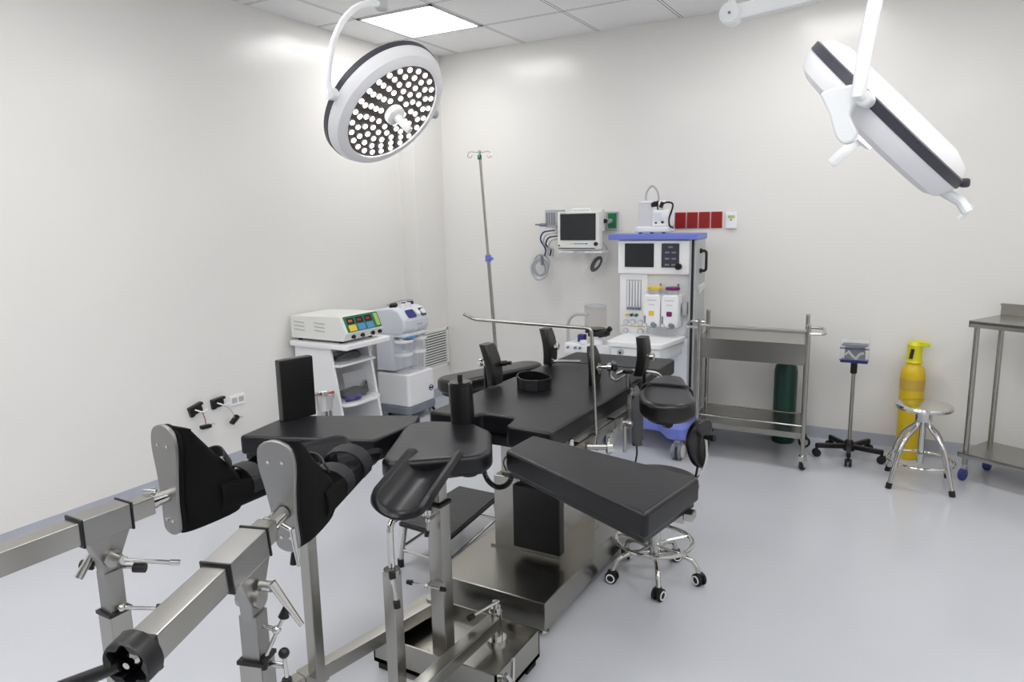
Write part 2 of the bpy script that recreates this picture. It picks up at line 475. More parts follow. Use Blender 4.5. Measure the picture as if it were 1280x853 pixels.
# ------------------------------------------------------------------ patient monitor on wall bracket
t = thing('patient_monitor', 'cream patient monitor with a dark screen mounted on the back wall', 'monitor', (1.143, .40, 1.272))
MB().prism(rrect(.978, 1.272, 1.308, 1.543, .012), -.055, 0, face_y((0, .35, 0)), bev=.006).build('housing', M_CREAM, t)
MB().span((1.02, .40, 1.30), (1.25, .50, 1.52), bev=.02).build('rear_shell', M_CREAM, t)
MB().prism(rrect(1.002, 1.338, 1.280, 1.527, .004), 0, .003, face_y((0, .35, 0))).build('screen', M_SCREEN, t)
MB().tube([(1.07, .40, 1.54), (1.08, .40, 1.558), (1.205, .40, 1.558), (1.215, .40, 1.54)], .009, 8, fil=.02).build('carry_handle', M_CREAM, t)
MB().cyl((1.283, .352, 1.312), (1.283, .333, 1.312), .014, bev=.003).build('control_knob', M_BLACK, t)
MB().prism(rrect(.985, 1.278, 1.275, 1.284, .002), 0, .002, face_y((0, .35, 0))).build('front_slot', M_GAP, t)
for k, m in enumerate((M_YEL, M_YEL, M_LBLUE, M_LBLUE, M_LBLUE, M_LBLUE, M_NAVY)):
    MB().prism(rrect(1.075 + k * .021, 1.310, 1.090 + k * .021, 1.318, .003), 0, .004, face_y((0, .35, 0))).build('key_button', m, t)
MB().prism(rrect(1.0, 1.532, 1.045, 1.536, .001), 0, .0015, face_y((0, .35, 0))).build('printed_mark', M_GREY, t)
MB().cyl((.992, .349, 1.30), (.992, .344, 1.30), .006).build('indicator', M_GAP, t)
t = thing('monitor_bracket', 'white wall bracket and rail carrying the patient monitor', 'bracket', (1.15, YB, 1.25))
MB().span((1.06, .50, 1.30), (1.22, YB, 1.50), bev=.004).build('wall_plate', M_WHITE2, t)
g = MB(); g.span((.975, .36, 1.245), (1.325, .50, 1.262), bev=.005)
g.build('support_tray', M_WHITE2, t)
MB().prism(rrect(1.10, 1.247, 1.19, 1.259, .004), 0, .004, face_y((0, .36, 0))).build('latch', M_LGREY, t)
MB().span((1.262, .45, 1.40), (1.283, .52, 1.555), bev=.004).build('side_module', M_CREAM, t)
t = thing('sensor_module', 'grey sensor module with cables, left of the patient monitor', 'medical module', (.88, YB, 1.46))
MB().span((.83, .44, 1.43), (.93, YB, 1.56), bev=.006).build('housing', M_LGREY, t)
g = MB()
for k in range(4): g.span((.845 + k * .02, .435, 1.45), (.852 + k * .02, .44, 1.54))
g.build('vent_ribs', M_GREY, t, one=True)
MB().cyl((.84, .44, 1.45), (.80, .41, 1.45), .012).cyl((.80, .41, 1.45), (.77, .40, 1.455), .006).build('connector', M_GREY, t)
for k in range(4):
    x = .83 + .022 * k; m = (M_NAVY, M_LGREY, M_COIL, M_TUBE)[k]
    MB().tube([(x + .1, .40, 1.41 - .02 * k), (x, .40, 1.40 - .02 * k), (x - .03, .41, 1.34 - .02 * k), (x + .02, .42, 1.27), (x - .01, .45, 1.22)], .006, 6, fil=.05).build('sensor_cable', m, t)

def coil_bag(name, label, c, R, tubes, angle):
    t = thing(name, label, 'bagged tubing', c)
    c = V(c)
    for k in range(tubes):
        rr = R - .012 * (k % 3)
        pts = []
        for j in range(28):
            a = 2 * PI * j / 28
            pts.append(c + V((rr * math.cos(a) + .006 * math.sin(k * 2 + a), -.01 + .008 * math.sin(3 * a + k) - .007 * k, rr * 1.15 * math.sin(a) - .01 * k)))
        MB().tube(pts, .007, 6, closed=True).build('tube_coil', M_TUBE, t)
    return t
t = coil_bag('bagged_tubing', 'coil of clear grey tubing in a plastic bag hanging left of the monitor', (.765, .50, 1.145), .07, 4, 0)
MB().cyl((.80, .45, 1.15), (.80, .44, 1.22), .012).build('connector', M_GREY, t)
bag = MB()
rs = []
for k, (z, wd, xo) in enumerate(((1.05, .05, -.01), (1.075, .09, 0), (1.13, .105, .0), (1.19, .095, .01), (1.24, .075, .03), (1.285, .055, .045))):
    rs.append([V((.765 + xo + wd * math.cos(a), .50 + .045 * math.sin(a) * (1 + .2 * math.sin(5 * a + k)), z + .008 * math.sin(3 * a + k))) for a in [2 * PI * j / 20 for j in range(20)]])
bag.rings(rs); bag.build('plastic_bag', M_BAG, t)
t = thing('bagged_cable', 'clear bag with a dark coiled cable slanting below the monitor, right side', 'bagged cable', (1.22, .50, 1.17))
R = Matrix.Translation((1.225, .50, 1.16)) @ Matrix.Rotation(.62, 4, 'Y')
g = MB()
for k in range(4):
    pts = [R @ V(((.03 - .004 * k) * math.cos(2 * PI * j / 20), .006 * k - .01, (.062 - .006 * k) * math.sin(2 * PI * j / 20))) for j in range(20)]
    g.tube(pts, .006, 6, closed=True)
g.build('cable_coil', M_COIL, t)
rs = []
for k, (z, wd) in enumerate(((-.115, .04), (-.09, .045), (0, .055), (.06, .05), (.11, .035), (.125, .01))):
    rs.append([R @ V((wd * math.cos(a), .03 * math.sin(a) * (1 + .25 * math.sin(4 * a + k)), z)) for a in [2 * PI * j / 18 for j in range(18)]])
MB().rings(rs).build('plastic_bag', M_BAG, t)
MB().tube([(1.20, .42, 1.27), (1.31, .41, 1.33), (1.33, .44, 1.28), (1.29, .5, 1.24)], .004, 6, fil=.04).build('cord', M_LGREY, t)

# ------------------------------------------------------------------ anaesthesia machine
AY = .2
t = thing('anaesthesia_machine', 'tall white anaesthesia machine with a blue top and blue base against the back wall', 'anaesthesia machine', (1.77, .2, 0))
MB().prism([(1.44, .19), (1.47, .175), (2.02, .175), (2.045, .19), (2.045, .44), (1.44, .44)], 1.345, 1.384, bev=.006, seg=2).build('top_shelf', M_BLUE, t)
MB().span((1.505, .24, .70), (2.02, .42, 1.345), bev=.004).build('cabinet', M_WHITE2, t)
MB().span((1.505, AY, 1.117), (2.0, .26, 1.343), bev=.01).build('display_housing', M_WHITE, t)
MB().prism(rrect(1.557, 1.164, 1.760, 1.322, .004), 0, .003, face_y((0, AY, 0))).build('screen', M_SCREEN, t)
p = MB().prism(rrect(1.812, 1.164, 1.930, 1.322, .006), 0, .003, face_y((0, AY, 0))).build('key_panel', M_PANELD, t)
for zz in (1.30, 1.265, 1.225, 1.185):
    for xx in ((1.85, 1.895) if zz < 1.3 else (1.872,)):
        MB().prism(rrect(xx - .015, zz - .008, xx + .015, zz + .003, .003), .003, .004, face_y((0, AY, 0))).build('key_mark', M_GREY, p)
MB().cyl((1.93, AY, 1.172), (1.93, AY - .03, 1.172), .021, bev=.004).build('rotary_knob', M_BLACK, t)
MB().span((1.515, .215, .70), (1.712, .26, 1.117), bev=.006).build('flow_column', M_WHITE, t)
f = MB().prism(rrect(1.566, .872, 1.672, 1.078, .003), 0, .003, face_y((0, .215, 0))).build('flow_window', M_LGREY, t)
for k in range(5):
    x = 1.578 + k * .0205
    MB().cyl((x, .208, .893), (x, .208, 1.07), .005, seg=10).build('flow_tube', M_WHITE, f)
    MB().cyl((x, .210, .882), (x, .198, .882), .007, seg=12).build('flow_knob', M_GREY, f)
for k, m in enumerate((M_YEL, M_NAVY, M_GREEN)):
    MB().cyl((1.575 + .033 * k, .215, .838), (1.575 + .033 * k, .19, .838), .010, seg=14).build('gas_knob', m, t)
for x, z, rr in ((1.565, .787, .017), (1.614, .787, .02), (1.668, .785, .021), (1.565, .728, .017), (1.668, .726, .021)):
    g_ = MB().cyl((x, .215, z), (x, .203, z), rr, seg=24).build('pressure_gauge', M_LGREY, t)
    MB().cyl((x, .2035, z), (x, .2015, z), rr * .8, seg=24).box((x, .201, z + .004), (.002, .001, rr)).build('dial_face', M_COOL, g_)
MB().span((1.53, .2125, .757), (1.70, .2135, .762)).build('colour_label', M_YEL, t)
MB().span((2.012, .20, .12), (2.024, .235, 1.345)).build('side_strip', M_GAP, t)
MB().span((1.995, .20, .12), (2.01, .24, 1.345), bev=.003).build('side_trim', M_LGREY, t)
MB().span((2.024, .205, .12), (2.04, .43, 1.345), bev=.004).build('side_panel', M_LGREY, t)
MB().tube([(2.04, .30, 1.27), (2.08, .30, 1.27), (2.08, .30, 1.14), (2.04, .30, 1.14)], .009, 8, fil=.02).build('side_handle', M_BLACK, t)
g = MB(); g.cyl((2.04, .3, 1.27), (2.052, .3, 1.27), .016); g.cyl((2.04, .3, 1.14), (2.052, .3, 1.14), .016); g.build('handle_mount', M_BLACK, t)
MB().sheet([[V((2.05 + .04 * i / 3, .27 - .02 * j, .985 + .05 * j / 2 + .015 * i + .01 * math.sin(i + j))) for j in range(3)] for i in range(4)], .006).build('paper_tag', M_WHITE, t)
# vaporisers
for x, m, nm in ((1.775, M_YEL, 'yellow'), (1.895, M_PUR, 'purple')):
    v = MB().prism([(-.055, .78), (.055, .78), (.058, .97), (.045, .99), (-.045, .99), (-.058, .97)], 0, .12, face_y((x, .24, 0)), bev=.008).build('vaporiser', M_WHITE, t)
    v['label'] = 'white vaporiser with %s cap and dot' % nm
    MB().cyl((x + .005, .17, .985), (x + .005, .17, 1.02), .042, seg=28).build('vaporiser_neck', M_LGREY, v)
    MB().cyl((x + .005, .17, 1.02), (x + .005, .17, 1.04), .047, seg=28, bev=.004).build('dial_cap', m, v)
    MB().cyl((x + .03, .21, 1.03), (x + .03, .21, 1.058), .006, seg=10).build('lock_lever', M_GREY, v)
    MB().prism(rrect(-.018, -.014, .018, .018, .007), 0, .003, face_y((x, .12, .865))).build('colour_badge', m, v)
    g = MB()
    for zz, ww in ((.955, .03), (.925, .02)): g.box((x, .1195, zz), (ww * 2, .001, .004))
    g.build('label_lines', M_LGREY, v, one=True)
    MB().cyl((x + .01, .12, .795), (x + .03, .095, .79), .016, seg=14).cyl((x - .045, .12, .80), (x - .045, .118, .85), .006).build('filler_valve', M_GREY, v)
    MB().tube([(x - .03, .11, .80), (x - .015, .08, .775), (x + .02, .085, .78)], .004, 6, fil=.02).build('chain', M_CHROME, v)
MB().span((1.965, .17, .86), (1.99, .24, .94), bev=.003).build('spare_bracket', M_LGREY, t)
# worktop with drawer
MB().prism(round_poly([(1.555, .24), (1.565, -.15), (1.93, -.15), (1.985, .24)], .03), .675, .712, bev=.008).build('worktop', M_WHITE, t)
dr = MB().prism(round_poly([(1.58, .24), (1.585, -.13), (1.915, -.13), (1.965, .24)], .02), .60, .672, bev=.005).build('drawer', M_WHITE2, t)
MB().cyl((1.66, -.13, .64), (1.66, -.145, .64), .022).cyl((1.855, -.13, .632), (1.855, -.145, .632), .016).build('drawer_knob', M_LGREY, dr)
MB().cyl((1.66, -.144, .64), (1.66, -.148, .64), .009).build('drawer_lock', M_GAP, dr)
MB().span((1.60, .20, .20), (2.0, .43, .70), bev=.01).build('lower_cabinet', M_WHITE2, t)
MB().span((1.97, .24, .22), (2.02, .43, .64), bev=.006).build('lower_trim', M_LGREY, t)
# base
MB().prism(round_poly([(1.50, .42), (1.50, -.08), (1.62, -.16), (1.72, -.05), (1.90, -.05), (1.99, -.19), (2.10, -.19), (2.11, .10), (2.05, .42)], .04), .12, .20, bev=.012).build('base', M_BLUE, t)
for cx, cy in ((1.57, -.12), (2.06, -.17), (1.55, .36), (2.0, .36)):
    c = MB().box((cx, cy, .105), (.035, .09, .04), bev=.008).build('caster', M_GREY, t)
    g = MB()
    for s in (-1, 1): g.cyl((cx + s * .008, cy - .01, .055), (cx + s * .03, cy - .01, .055), .055, seg=28, bev=.005)
    g.build('wheel', M_GREY, c)
    g = MB()
    for s in (-1, 1): g.cyl((cx + s * .0302, cy - .01, .055), (cx + s * .034, cy - .01, .055), .042, seg=24)
    g.build('wheel_cap', M_CASTER, c)
# absorber
t = thing('breathing_absorber', 'breathing absorber with a smoky canister, left of the anaesthesia machine worktop', 'absorber', (1.36, .1, .60))
MB().span((1.20, -.02, .575), (1.545, .20, .655), bev=.015).build('absorber_body', M_WHITE2, t)
for x in (1.235, 1.29, 1.325): MB().cyl((x, -.02, .625), (x, -.035, .625), .009).build('port', M_GREY, t)
MB().tube([(1.21, .03, .60), (1.21, .03, .80), (1.26, .03, .85), (1.36, .03, .85)], .011, 8, fil=.04).build('support_arm', M_LGREY, t)
MB().cyl((1.385, .10, .745), (1.385, .10, .90), .075, seg=36, bev=.006).build('canister', M_CANIS, t)
MB().cyl((1.385, .10, .895), (1.385, .10, .902), .077, seg=36).ring((1.385, .10, .905), .072, .004).build('canister_rim', M_LGREY, t)
MB().cyl((1.385, .10, .72), (1.385, .10, .748), .072, seg=30).box((1.42, .06, .715), (.13, .07, .03), rot=(0, 0, .3), bev=.008).build('canister_base', M_BLACK, t)
MB().cyl((1.44, .03, .715), (1.52, -.0, .74), .022, seg=16, bev=.004).cyl((1.48, .02, .72), (1.53, .02, .77), .018, seg=14, bev=.004).build('hose_port', M_BLACK, t)
MB().span((1.275, .04, .655), (1.325, .09, .705), bev=.006).build('valve_block', M_NAVY, t)
MB().cyl((1.45, -.0, .655), (1.45, -.0, .69), .03).cyl((1.34, .0, .655), (1.34, .0, .675), .025).build('valve_dome', M_WHITE, t)
MB().tube([(1.22, .10, .58), (1.22, .10, .30), (1.45, .18, .26), (1.62, .25, .26)], .02, 10, fil=.08).build('support_bracket', M_LGREY, t)

# suction unit on top of the machine
t = thing('suction_unit', 'small white suction unit with a clear jar on top of the anaesthesia machine', 'suction unit', (1.72, .32, 1.384))
MB().prism(round_poly([(1.60, .25), (1.84, .25), (1.84, .40), (1.60, .40)], .03), 1.392, 1.43, bev=.008).build('base_tray', M_WHITE, t)
g = MB()
for x in (1.64, 1.72, 1.80): g.cyl((x, .27, 1.384), (x, .27, 1.394), .012)
g.build('rubber_foot', M_GAP, t)
MB().span((1.715, .28, 1.43), (1.835, .40, 1.54), bev=.012).build('pump_body', M_WHITE, t)
MB().prism(rrect(1.728, 1.468, 1.782, 1.52, .004), 0, .002, face_y((0, .28, 0))).build('control_label', M_COOL, t)
MB().cyl((1.80, .28, 1.498), (1.80, .272, 1.498), .017).build('gauge', M_WHITE2, t)
MB().cyl((1.745, .28, 1.455), (1.745, .27, 1.455), .006).cyl((1.79, .28, 1.458), (1.79, .268, 1.458), .008).build('switch', M_GAP, t)
MB().cyl((1.655, .33, 1.43), (1.655, .33, 1.585), .046, seg=28).build('jar', M_JAR, t)
MB().cyl((1.66, .33, 1.583), (1.66, .33, 1.602), .055, seg=28, bev=.005).build('jar_lid', M_WHITE, t)
MB().tube([(1.655, .33, 1.60), (1.655, .33, 1.66), (1.70, .33, 1.71), (1.74, .33, 1.66), (1.745, .33, 1.60)], .007, 8, fil=.05).build('hose', M_TUBE, t)
MB().cyl((1.70, .32, 1.575), (1.74, .32, 1.58), .018).cyl((1.745, .33, 1.54), (1.745, .33, 1.6), .012).build('hose_fitting', M_BLACK, t)
MB().span((1.745, .31, 1.54), (1.79, .36, 1.60), bev=.01).build('filter', M_WHITE, t)
MB().tube([(1.775, .29, 1.575), (1.82, .28, 1.59), (1.86, .28, 1.58), (1.85, .28, 1.53), (1.83, .28, 1.48), (1.84, .27, 1.43), (1.865, .28, 1.42)], .006, 8, fil=.03).cyl((1.77, .29, 1.555), (1.785, .29, 1.59), .013).build('power_cable', M_BLACK, t)

# ------------------------------------------------------------------ casters and trolley helpers
def small_caster(parent, x, y, top, r=.03, tread=M_RUBBER, cap=M_LGREY, fork=M_CHROME, ang=0.0, w=.022):
    dx, dy = math.cos(ang), math.sin(ang)
    c = MB().cyl((x, y, top - .012), (x, y, top), .012, seg=12).bar((x, y, top - .01), (x + dx * .012, y + dy * .012, r + .005), w + .01, r * 1.3, bev=.003, up=(dx, dy, 0)).build('caster', fork, parent)
    px, py = x + dx * .015, y + dy * .015
    MB().cyl((px - dy * w / 2, py + dx * w / 2, r), (px + dy * w / 2, py - dx * w / 2, r), r, seg=20, bev=.003).build('wheel', tread, c)
    k = w / 2 + .0065
    MB().cyl((px - dy * k, py + dx * k, r), (px + dy * k, py - dx * k, r), r * .55, seg=16).build('wheel_cap', cap, c)
    return c

# ------------------------------------------------------------------ steel instrument trolley
t = thing('steel_trolley', 'two-shelf stainless steel trolley with end handles in front of the green cylinder', 'trolley', (2.43, .17, 0), rot=0)
def tp(a, b, z): return V((2.140 + .625 * a - .062 * b, -.05 + .0 * a + .45 * b, z))
legs = [(0, 0), (1, 0), (0, 1), (1, 1)]
for a, b in legs:
    lg = MB().cyl(tp(a, b, .10), tp(a, b, .862), .0125).build('post', M_STEEL, t)
    MB().cyl(tp(a, b, .862), tp(a, b, .872), .0145).build('post_cap', M_CHROME, lg)
    q = tp(a, b, 0); small_caster(t, q.x, q.y, .105, .037, ang=1.3 if b == 0 else .3)
g = MB()
g.prism([(tp(a, b, 0).x, tp(a, b, 0).y) for a, b in ((0, 0), (1, 0), (1, 1), (0, 1))], .742, .75)
g.bar(tp(0, 0, .746), tp(1, 0, .746), .008, .02, up=(0, 0, 1)); g.bar(tp(0, 1, .746), tp(1, 1, .746), .008, .02)
g.build('top_shelf', M_STEELH, t)
g = MB(); g.bar(tp(.03, 0.02, .685), tp(.985, 0.02, .685), .006, .112); g.bar(tp(.03, .96, .685), tp(.985, .96, .685), .006, .112)
g.prism([(tp(a, b, 0).x, tp(a, b, 0).y) for a, b in ((.03, .03), (.98, .03), (.98, .96), (.03, .96))], .63, .636)
g.build('drawer', M_STEELH, t)
g = MB(); g.prism([(tp(a, b, 0).x, tp(a, b, 0).y) for a, b in ((0, 0), (1, 0), (1, 1), (0, 1))], .215, .222)
for p, q in (((0, 0), (1, 0)), ((0, 1), (1, 1)), ((0, 0), (0, 1)), ((1, 0), (1, 1))): g.bar(tp(*p, .208), tp(*q, .208), .006, .035)
g.build('lower_shelf', M_STEELH, t)
g = MB()
for p, q in (((0, 0), (1, 0)), ((0, 0), (0, 1)), ((1, 0), (1, 1))): g.tube([tp(*p, .27), tp(*q, .27)], .005, 8)
g.build('lower_rail', M_CHROME, t)
g = MB()
for p, q in (((0, 0), (1, 0)),): g.tube([tp(*p, .835), tp(*q, .835)], .008, 8)
g.build('upper_rail', M_CHROME, t)
for a, s in ((0, -1), (1, 1)):
    p, q = tp(a, 0, .82), tp(a, .55, .82)
    MB().tube([p, p + V((s * .09, .01, 0)), q + V((s * .09, -.01, 0)), q], .009, 10, fil=.04).build('end_handle', M_CHROME, t)

# ------------------------------------------------------------------ gas cylinders
t = thing('green_gas_cylinder', 'dark green gas cylinder standing on the floor behind the steel trolley', 'gas cylinder', (2.575, .50, 0))
MB().lathe([(.0, 0), (.068, 0), (.073, .012), (.073, .475), (.066, .515), (.045, .542), (.043, .575), (0, .575)], (2.575, .485, 0), seg=36).build('cylinder_body', M_GREENC, t)
t = thing('yellow_gas_cylinder', 'yellow gas cylinder with a bright yellow valve guard behind the round steel stool', 'gas cylinder', (3.30, .48, 0))
c = (3.30, .485, 0)
MB().lathe([(0, 0), (.062, 0), (.067, .012), (.067, .52), (.062, .56), (.042, .585), (.038, .60), (0, .60)], c, seg=36).build('cylinder_body', M_YELC, t)
MB().lathe([(.0675, .43), (.0685, .44), (.0685, .49), (.0675, .50)], c, seg=36).build('body_band', M_YBAND, t)
MB().lathe([(0, .596), (.048, .597), (.05, .602), (.043, .615), (.041, .69), (.044, .705), (.03, .725), (0, .73)], c, seg=28).build('valve_guard', M_YELV, t)
MB().prism([(-.01, .695), (.075, .70), (.08, .72), (.045, .731), (-.01, .732)], -.03, .03, face_y((3.30, .485, 0)), bev=.006).build('valve_spout', M_YELV, t)
MB().box((3.285, .442, .655), (.02, .004, .06), rot=(0, .15, 0)).build('slot', M_GAP, t)

# ------------------------------------------------------------------ blood pressure stand
t = thing('pressure_gauge_stand', 'black five-star stand holding a bagged pressure gauge box, left of the yellow cylinder', 'stand', (2.985, .33, 0))
sx, sy = 2.985, .33
MB().lathe([(0, .045), (.035, .045), (.03, .09), (.02, .11), (0, .11)], (sx, sy, 0), seg=20).build('hub', M_BLACK, t)
for k in range(5):
    a = math.radians(-90 + 4 + 72 * k); dx, dy = math.cos(a), math.sin(a)
    lg = MB().prism([(-.02, .02), (.0, .014), (.19, .012), (.2, 0), (.19, -.012), (.0, -.014), (-.02, -.02)], .055, .085, Matrix.Translation((sx, sy, 0)) @ Matrix.Rotation(a, 4, 'Z'), bev=.005).build('leg', M_BLACK, t)
    q = V((sx + dx * .19, sy + dy * .19, 0))
    g = MB()
    for s in (-1, 1): g.cyl(q + V((-dy * s * .004, dx * s * .004, .024)), q + V((-dy * s * .02, dx * s * .02, .024)), .024, seg=16, bev=.003)
    g.cyl(q + V((0, 0, .03)), q + V((0, 0, .058)), .008)
    g.build('caster', M_RUBBER, lg)
MB().cyl((sx, sy, .10), (sx, sy, .56), .011).build('pole', M_STEEL, t)
MB().cyl((sx, sy, .53), (sx, sy, .60), .019, bev=.004).build('clamp', M_BLACK, t)
t = thing('bagged_gauge', 'blue and grey pressure gauge box in clear plastic on the five-star stand', 'pressure gauge', (sx, sy, .60))
MB().span((sx - .075, sy - .05, .603), (sx + .075, sy + .05, .615), bev=.003).build('base_plate', M_NAVY, t)
MB().prism([(-.055, .622), (.06, .625), (.055, .70), (-.055, .695)], -.035, .035, face_y((sx, sy, 0)), bev=.01).build('gauge_box', M_PANELD, t)
MB().span((sx - .07, sy - .045, .705), (sx + .07, sy + .045, .712)).build('dark_tray', M_PANELD, t)
MB().tube([V((sx - .05 + .02 * k, sy - .045, .65 + .02 * math.sin(k * 1.7))) for k in range(6)], .009, 6).build('hose', M_LGREY, t)
MB().span((sx - .078, sy - .055, .615), (sx + .078, sy + .055, .74), bev=.01).build('plastic_box', M_GLASS, t)
g = MB()
for z in (.617, .69): g.span((sx - .08, sy - .058, z), (sx + .08, sy - .054, z + .006))
g.build('box_edge', M_NAVY, t)

# ------------------------------------------------------------------ round steel stool
t = thing('round_steel_stool', 'round stainless steel stool with four curved legs in front of the yellow cylinder', 'stool', (3.365, .02, 0))
cx, cy = 3.365, .025
MB().lathe([(0, .425), (.115, .425), (.138, .43), (.142, .442), (.138, .452), (.12, .456), (0, .455)], (cx, cy, 0), seg=40).build('seat', M_CHROME, t)
MB().cyl((cx, cy, .36), (cx, cy, .427), .042, seg=28).cyl((cx, cy, .12), (cx, cy, .38), .017).build('seat_spindle', M_CHROME, t)
for a in (45, 135, 225, 315):
    a = math.radians(a + 3); dx, dy = math.cos(a), math.sin(a)
    f = lambda r, z: (cx + dx * r, cy + dy * r, z)
    lg = MB().tube([f(.028, .39), f(.035, .34), f(.12, .27), f(.155, .20), f(.208, .02)], .0125, 12, fil=.05).build('leg', M_CHROME, t)
    MB().cyl(f(.214, 0), f(.206, .03), .0155, seg=16).build('rubber_foot', M_RUBBER, lg)
MB().ring((cx, cy, .135), .165, .008).build('foot_ring', M_CHROME, t)

# ------------------------------------------------------------------ steel side table (right edge)
th = math.radians(-28)
t = thing('steel_side_table', 'stainless steel worktable with backsplash, lower shelf and blue castors beside the round stool', 'table', (3.585, .2, 0), rot=th)
def tt(a, b, z): return (a, b, z)
W, D = 1.1, .33
def lb(mb, n, m, par=t): return mb.build(n, m, par, local=True)
lb(MB().span((-.03, -.03, .885), (W, D, .905), bev=.004).span((-.03, -.03, .87), (W, -.024, .905)).span((-.03, -.03, .87), (-.024, D, .905)), 'table_top', M_STEELH)
lb(MB().span((-.03, D - .012, .905), (W, D, .972), bev=.002).span((-.03, D - .022, .962), (W, D, .972)), 'backsplash', M_STEELH)
for a, b in ((0, 0), (0, D - .05), (W - .05, 0), (W - .05, D - .05)):
    lb(MB().cyl((a, b, .09), (a, b, .885), .014), 'leg', M_STEEL)
    cst = lb(MB().cyl((a, b, .05), (a, b, .095), .013).box((a, b, .05), (.028, .035, .05), bev=.004), 'caster', M_CHROME)
    MB().cyl((a - .014, b - .012, .034), (a + .014, b - .012, .034), .034, seg=22, bev=.004).build('wheel', M_CASTERB, cst, local=True)
lb(MB().span((-.03, -.03, .148), (W, D - .02, .162), bev=.003).span((-.03, -.03, .135), (W, -.024, .162)), 'lower_shelf', M_STEELH)

# ------------------------------------------------------------------ IV pole
t = thing('iv_pole', 'tall chrome drip pole with hooks and a blue clamp, near the back corner', 'drip pole', (.70, -.12, 0))
bx, by = .72, -.08
top = V((.62, -.12, 1.965))
btm = V((bx, by, .12))
MB().tube([btm, btm.lerp(top, .62)], .0125, 12).build('lower_tube', M_STEEL, t)
MB().tube([btm.lerp(top, .6), top], .009, 12).build('upper_tube', M_STEEL, t)
k_ = btm.lerp(top, .6)
MB().cyl(k_ - V((0, 0, .02)), k_ + V((0, 0, .025)), .022).cyl(k_ + V((0, -.0, 0)), k_ + V((.045, -.02, .002)), .01).build('height_clamp', M_BLUE, t)
MB().cyl(top - V((0, 0, .06)), top - V((0, 0, .03)), .014).build('hook_collar', M_GREEN, t)
for s, ang in ((1, .5), (-1, .5), (1, 2.1), (-1, 2.1)):
    dx, dy = math.cos(ang) * s, math.sin(ang) * s
    MB().tube([top - V((0, 0, .015)), top + V((dx * .07, dy * .07, -.005)), top + V((dx * .085, dy * .085, -.04)), top + V((dx * .06, dy * .06, -.05)), top + V((dx * .05, dy * .05, -.03))], .003, 6, fil=.015).build('hook', M_CHROME, t)
for k in range(5):
    a = 2 * PI * k / 5 + .3
    lg = MB().bar((bx, by, .10), (bx + .27 * math.cos(a), by + .27 * math.sin(a), .065), .022, .022, bev=.004).build('leg', M_STEEL, t)
    small_caster(t, bx + .26 * math.cos(a), by + .26 * math.sin(a), .062, .022, ang=a)

# ------------------------------------------------------------------ electrosurgical cart, unit, and suction pump
t = thing('equipment_cart', 'white cart with slanted sides and open shelves under the electrosurgical unit', 'cart', (-.06, -.86, 0))
X0, X1, Y0, Y1 = -.31, .205, -1.085, -.645
MB().prism(round_poly([(X0, Y0), (X1, Y0), (X1, Y1), (X0, Y1)], .03), .70, .735, bev=.008).build('cart_top', M_WHITE, t)
for y in (Y0 + .03, Y1 - .05):
    MB().prism([(-.30, .10), (.13, .10), (.03, .70), (-.28, .70)], -.011, .011, axes((1, 0, 0), (0, 0, 1), (0, -1, 0), (0, y + .01, 0)), bev=.003).build('side_panel', M_WHITE, t)
MB().span((-.29, Y0 + .04, .575), (.10, Y1 - .05, .59), bev=.003).span((-.29, Y0 + .05, .59), (-.275, Y1 - .06, .70)).build('upper_shelf', M_WHITE, t)
MB().prism(round_poly([(-.29, Y0 + .04), (.13, Y0 + .04), (.16, Y0 + .10), (.16, Y1 - .11), (.13, Y1 - .05), (-.29, Y1 - .05)], .03), .315, .335, bev=.005).build('lower_shelf', M_WHITE, t)
MB().prism(round_poly([(-.30, Y0 + .02), (.15, Y0 + .02), (.15, Y1 - .04), (-.30, Y1 - .04)], .02), .08, .11, bev=.005).build('bottom_shelf', M_WHITE, t)
MB().span((-.295, Y0 + .05, .11), (-.285, Y1 - .06, .32)).build('back_panel', M_WHITE2, t)
MB().cyl((.045, Y1 - .035, .12), (.04, Y1 - .035, .70), .006).build('support_rod', M_CHROME, t)
for x, y in ((X0 + .05, Y0 + .06), (X0 + .05, Y1 - .08), (.1, Y0 + .06), (.1, Y1 - .08)): small_caster(t, x, y, .08, .028)

t = thing('electrosurgical_unit', 'cream electrosurgical unit with a green front panel on the white cart', 'electrosurgical unit', (-.06, -.86, .735))
g = MB(); prof = [(-.30, .752), (.155, .752), (.185, .80), (.135, .91), (-.30, .90)]
rs = [[V((x, y, z)) for x, z in prof] for y in (-1.06, -.70)]
g.rings(rs); g._bev(list(g.bm.verts), .006, 2); g.build('housing', M_CREAM, t)
g = MB()
for x in (-.26, .10):
    for y in (-1.02, -.74): g.cyl((x, y, .735), (x, y, .753), .014)
g.build('rubber_foot', M_GAP, t)
nx = V((.91, 0, .414)).normalized(); up = V((-.414, 0, .91)).normalized()
FP = axes((0, 1, 0), up, nx, V((.160, -.88, .855)))
pn = MB().prism(rrect(-.155, -.052, .17, .055, .004), -.002, .003, FP).build('front_panel', M_GREEN, t)
for k, cc in enumerate((M_ORANGE, M_REDP, M_REDP)):
    xx = -.10 + k * .083
    d = MB().prism(rrect(xx - .035, .0, xx + .032, .042, .003), .003, .005, FP).build('digital_display', M_GAP, pn)
    MB().prism(rrect(xx - .022, .014, xx - .006, .028, .002), .005, .006, FP).prism(rrect(xx - .001, .014, xx + .01, .028, .002), .005, .006, FP).build('lit_digit', cc, pn)
    MB().prism(rrect(xx - .035, -.047, xx + .032, -.006, .003), .003, .004, FP).build('key_field', (M_YEL, M_LBLUE, M_LBLUE)[k], pn)
MB().prism(rrect(.125, -.04, .16, .045, .003), .003, .004, FP).build('key_field', M_LGREEN, pn)
g = MB()
for y in (-.985, -.90, -.80, -.73): g.cyl((.17, y, .777), (.187, y, .775), .013, seg=14)
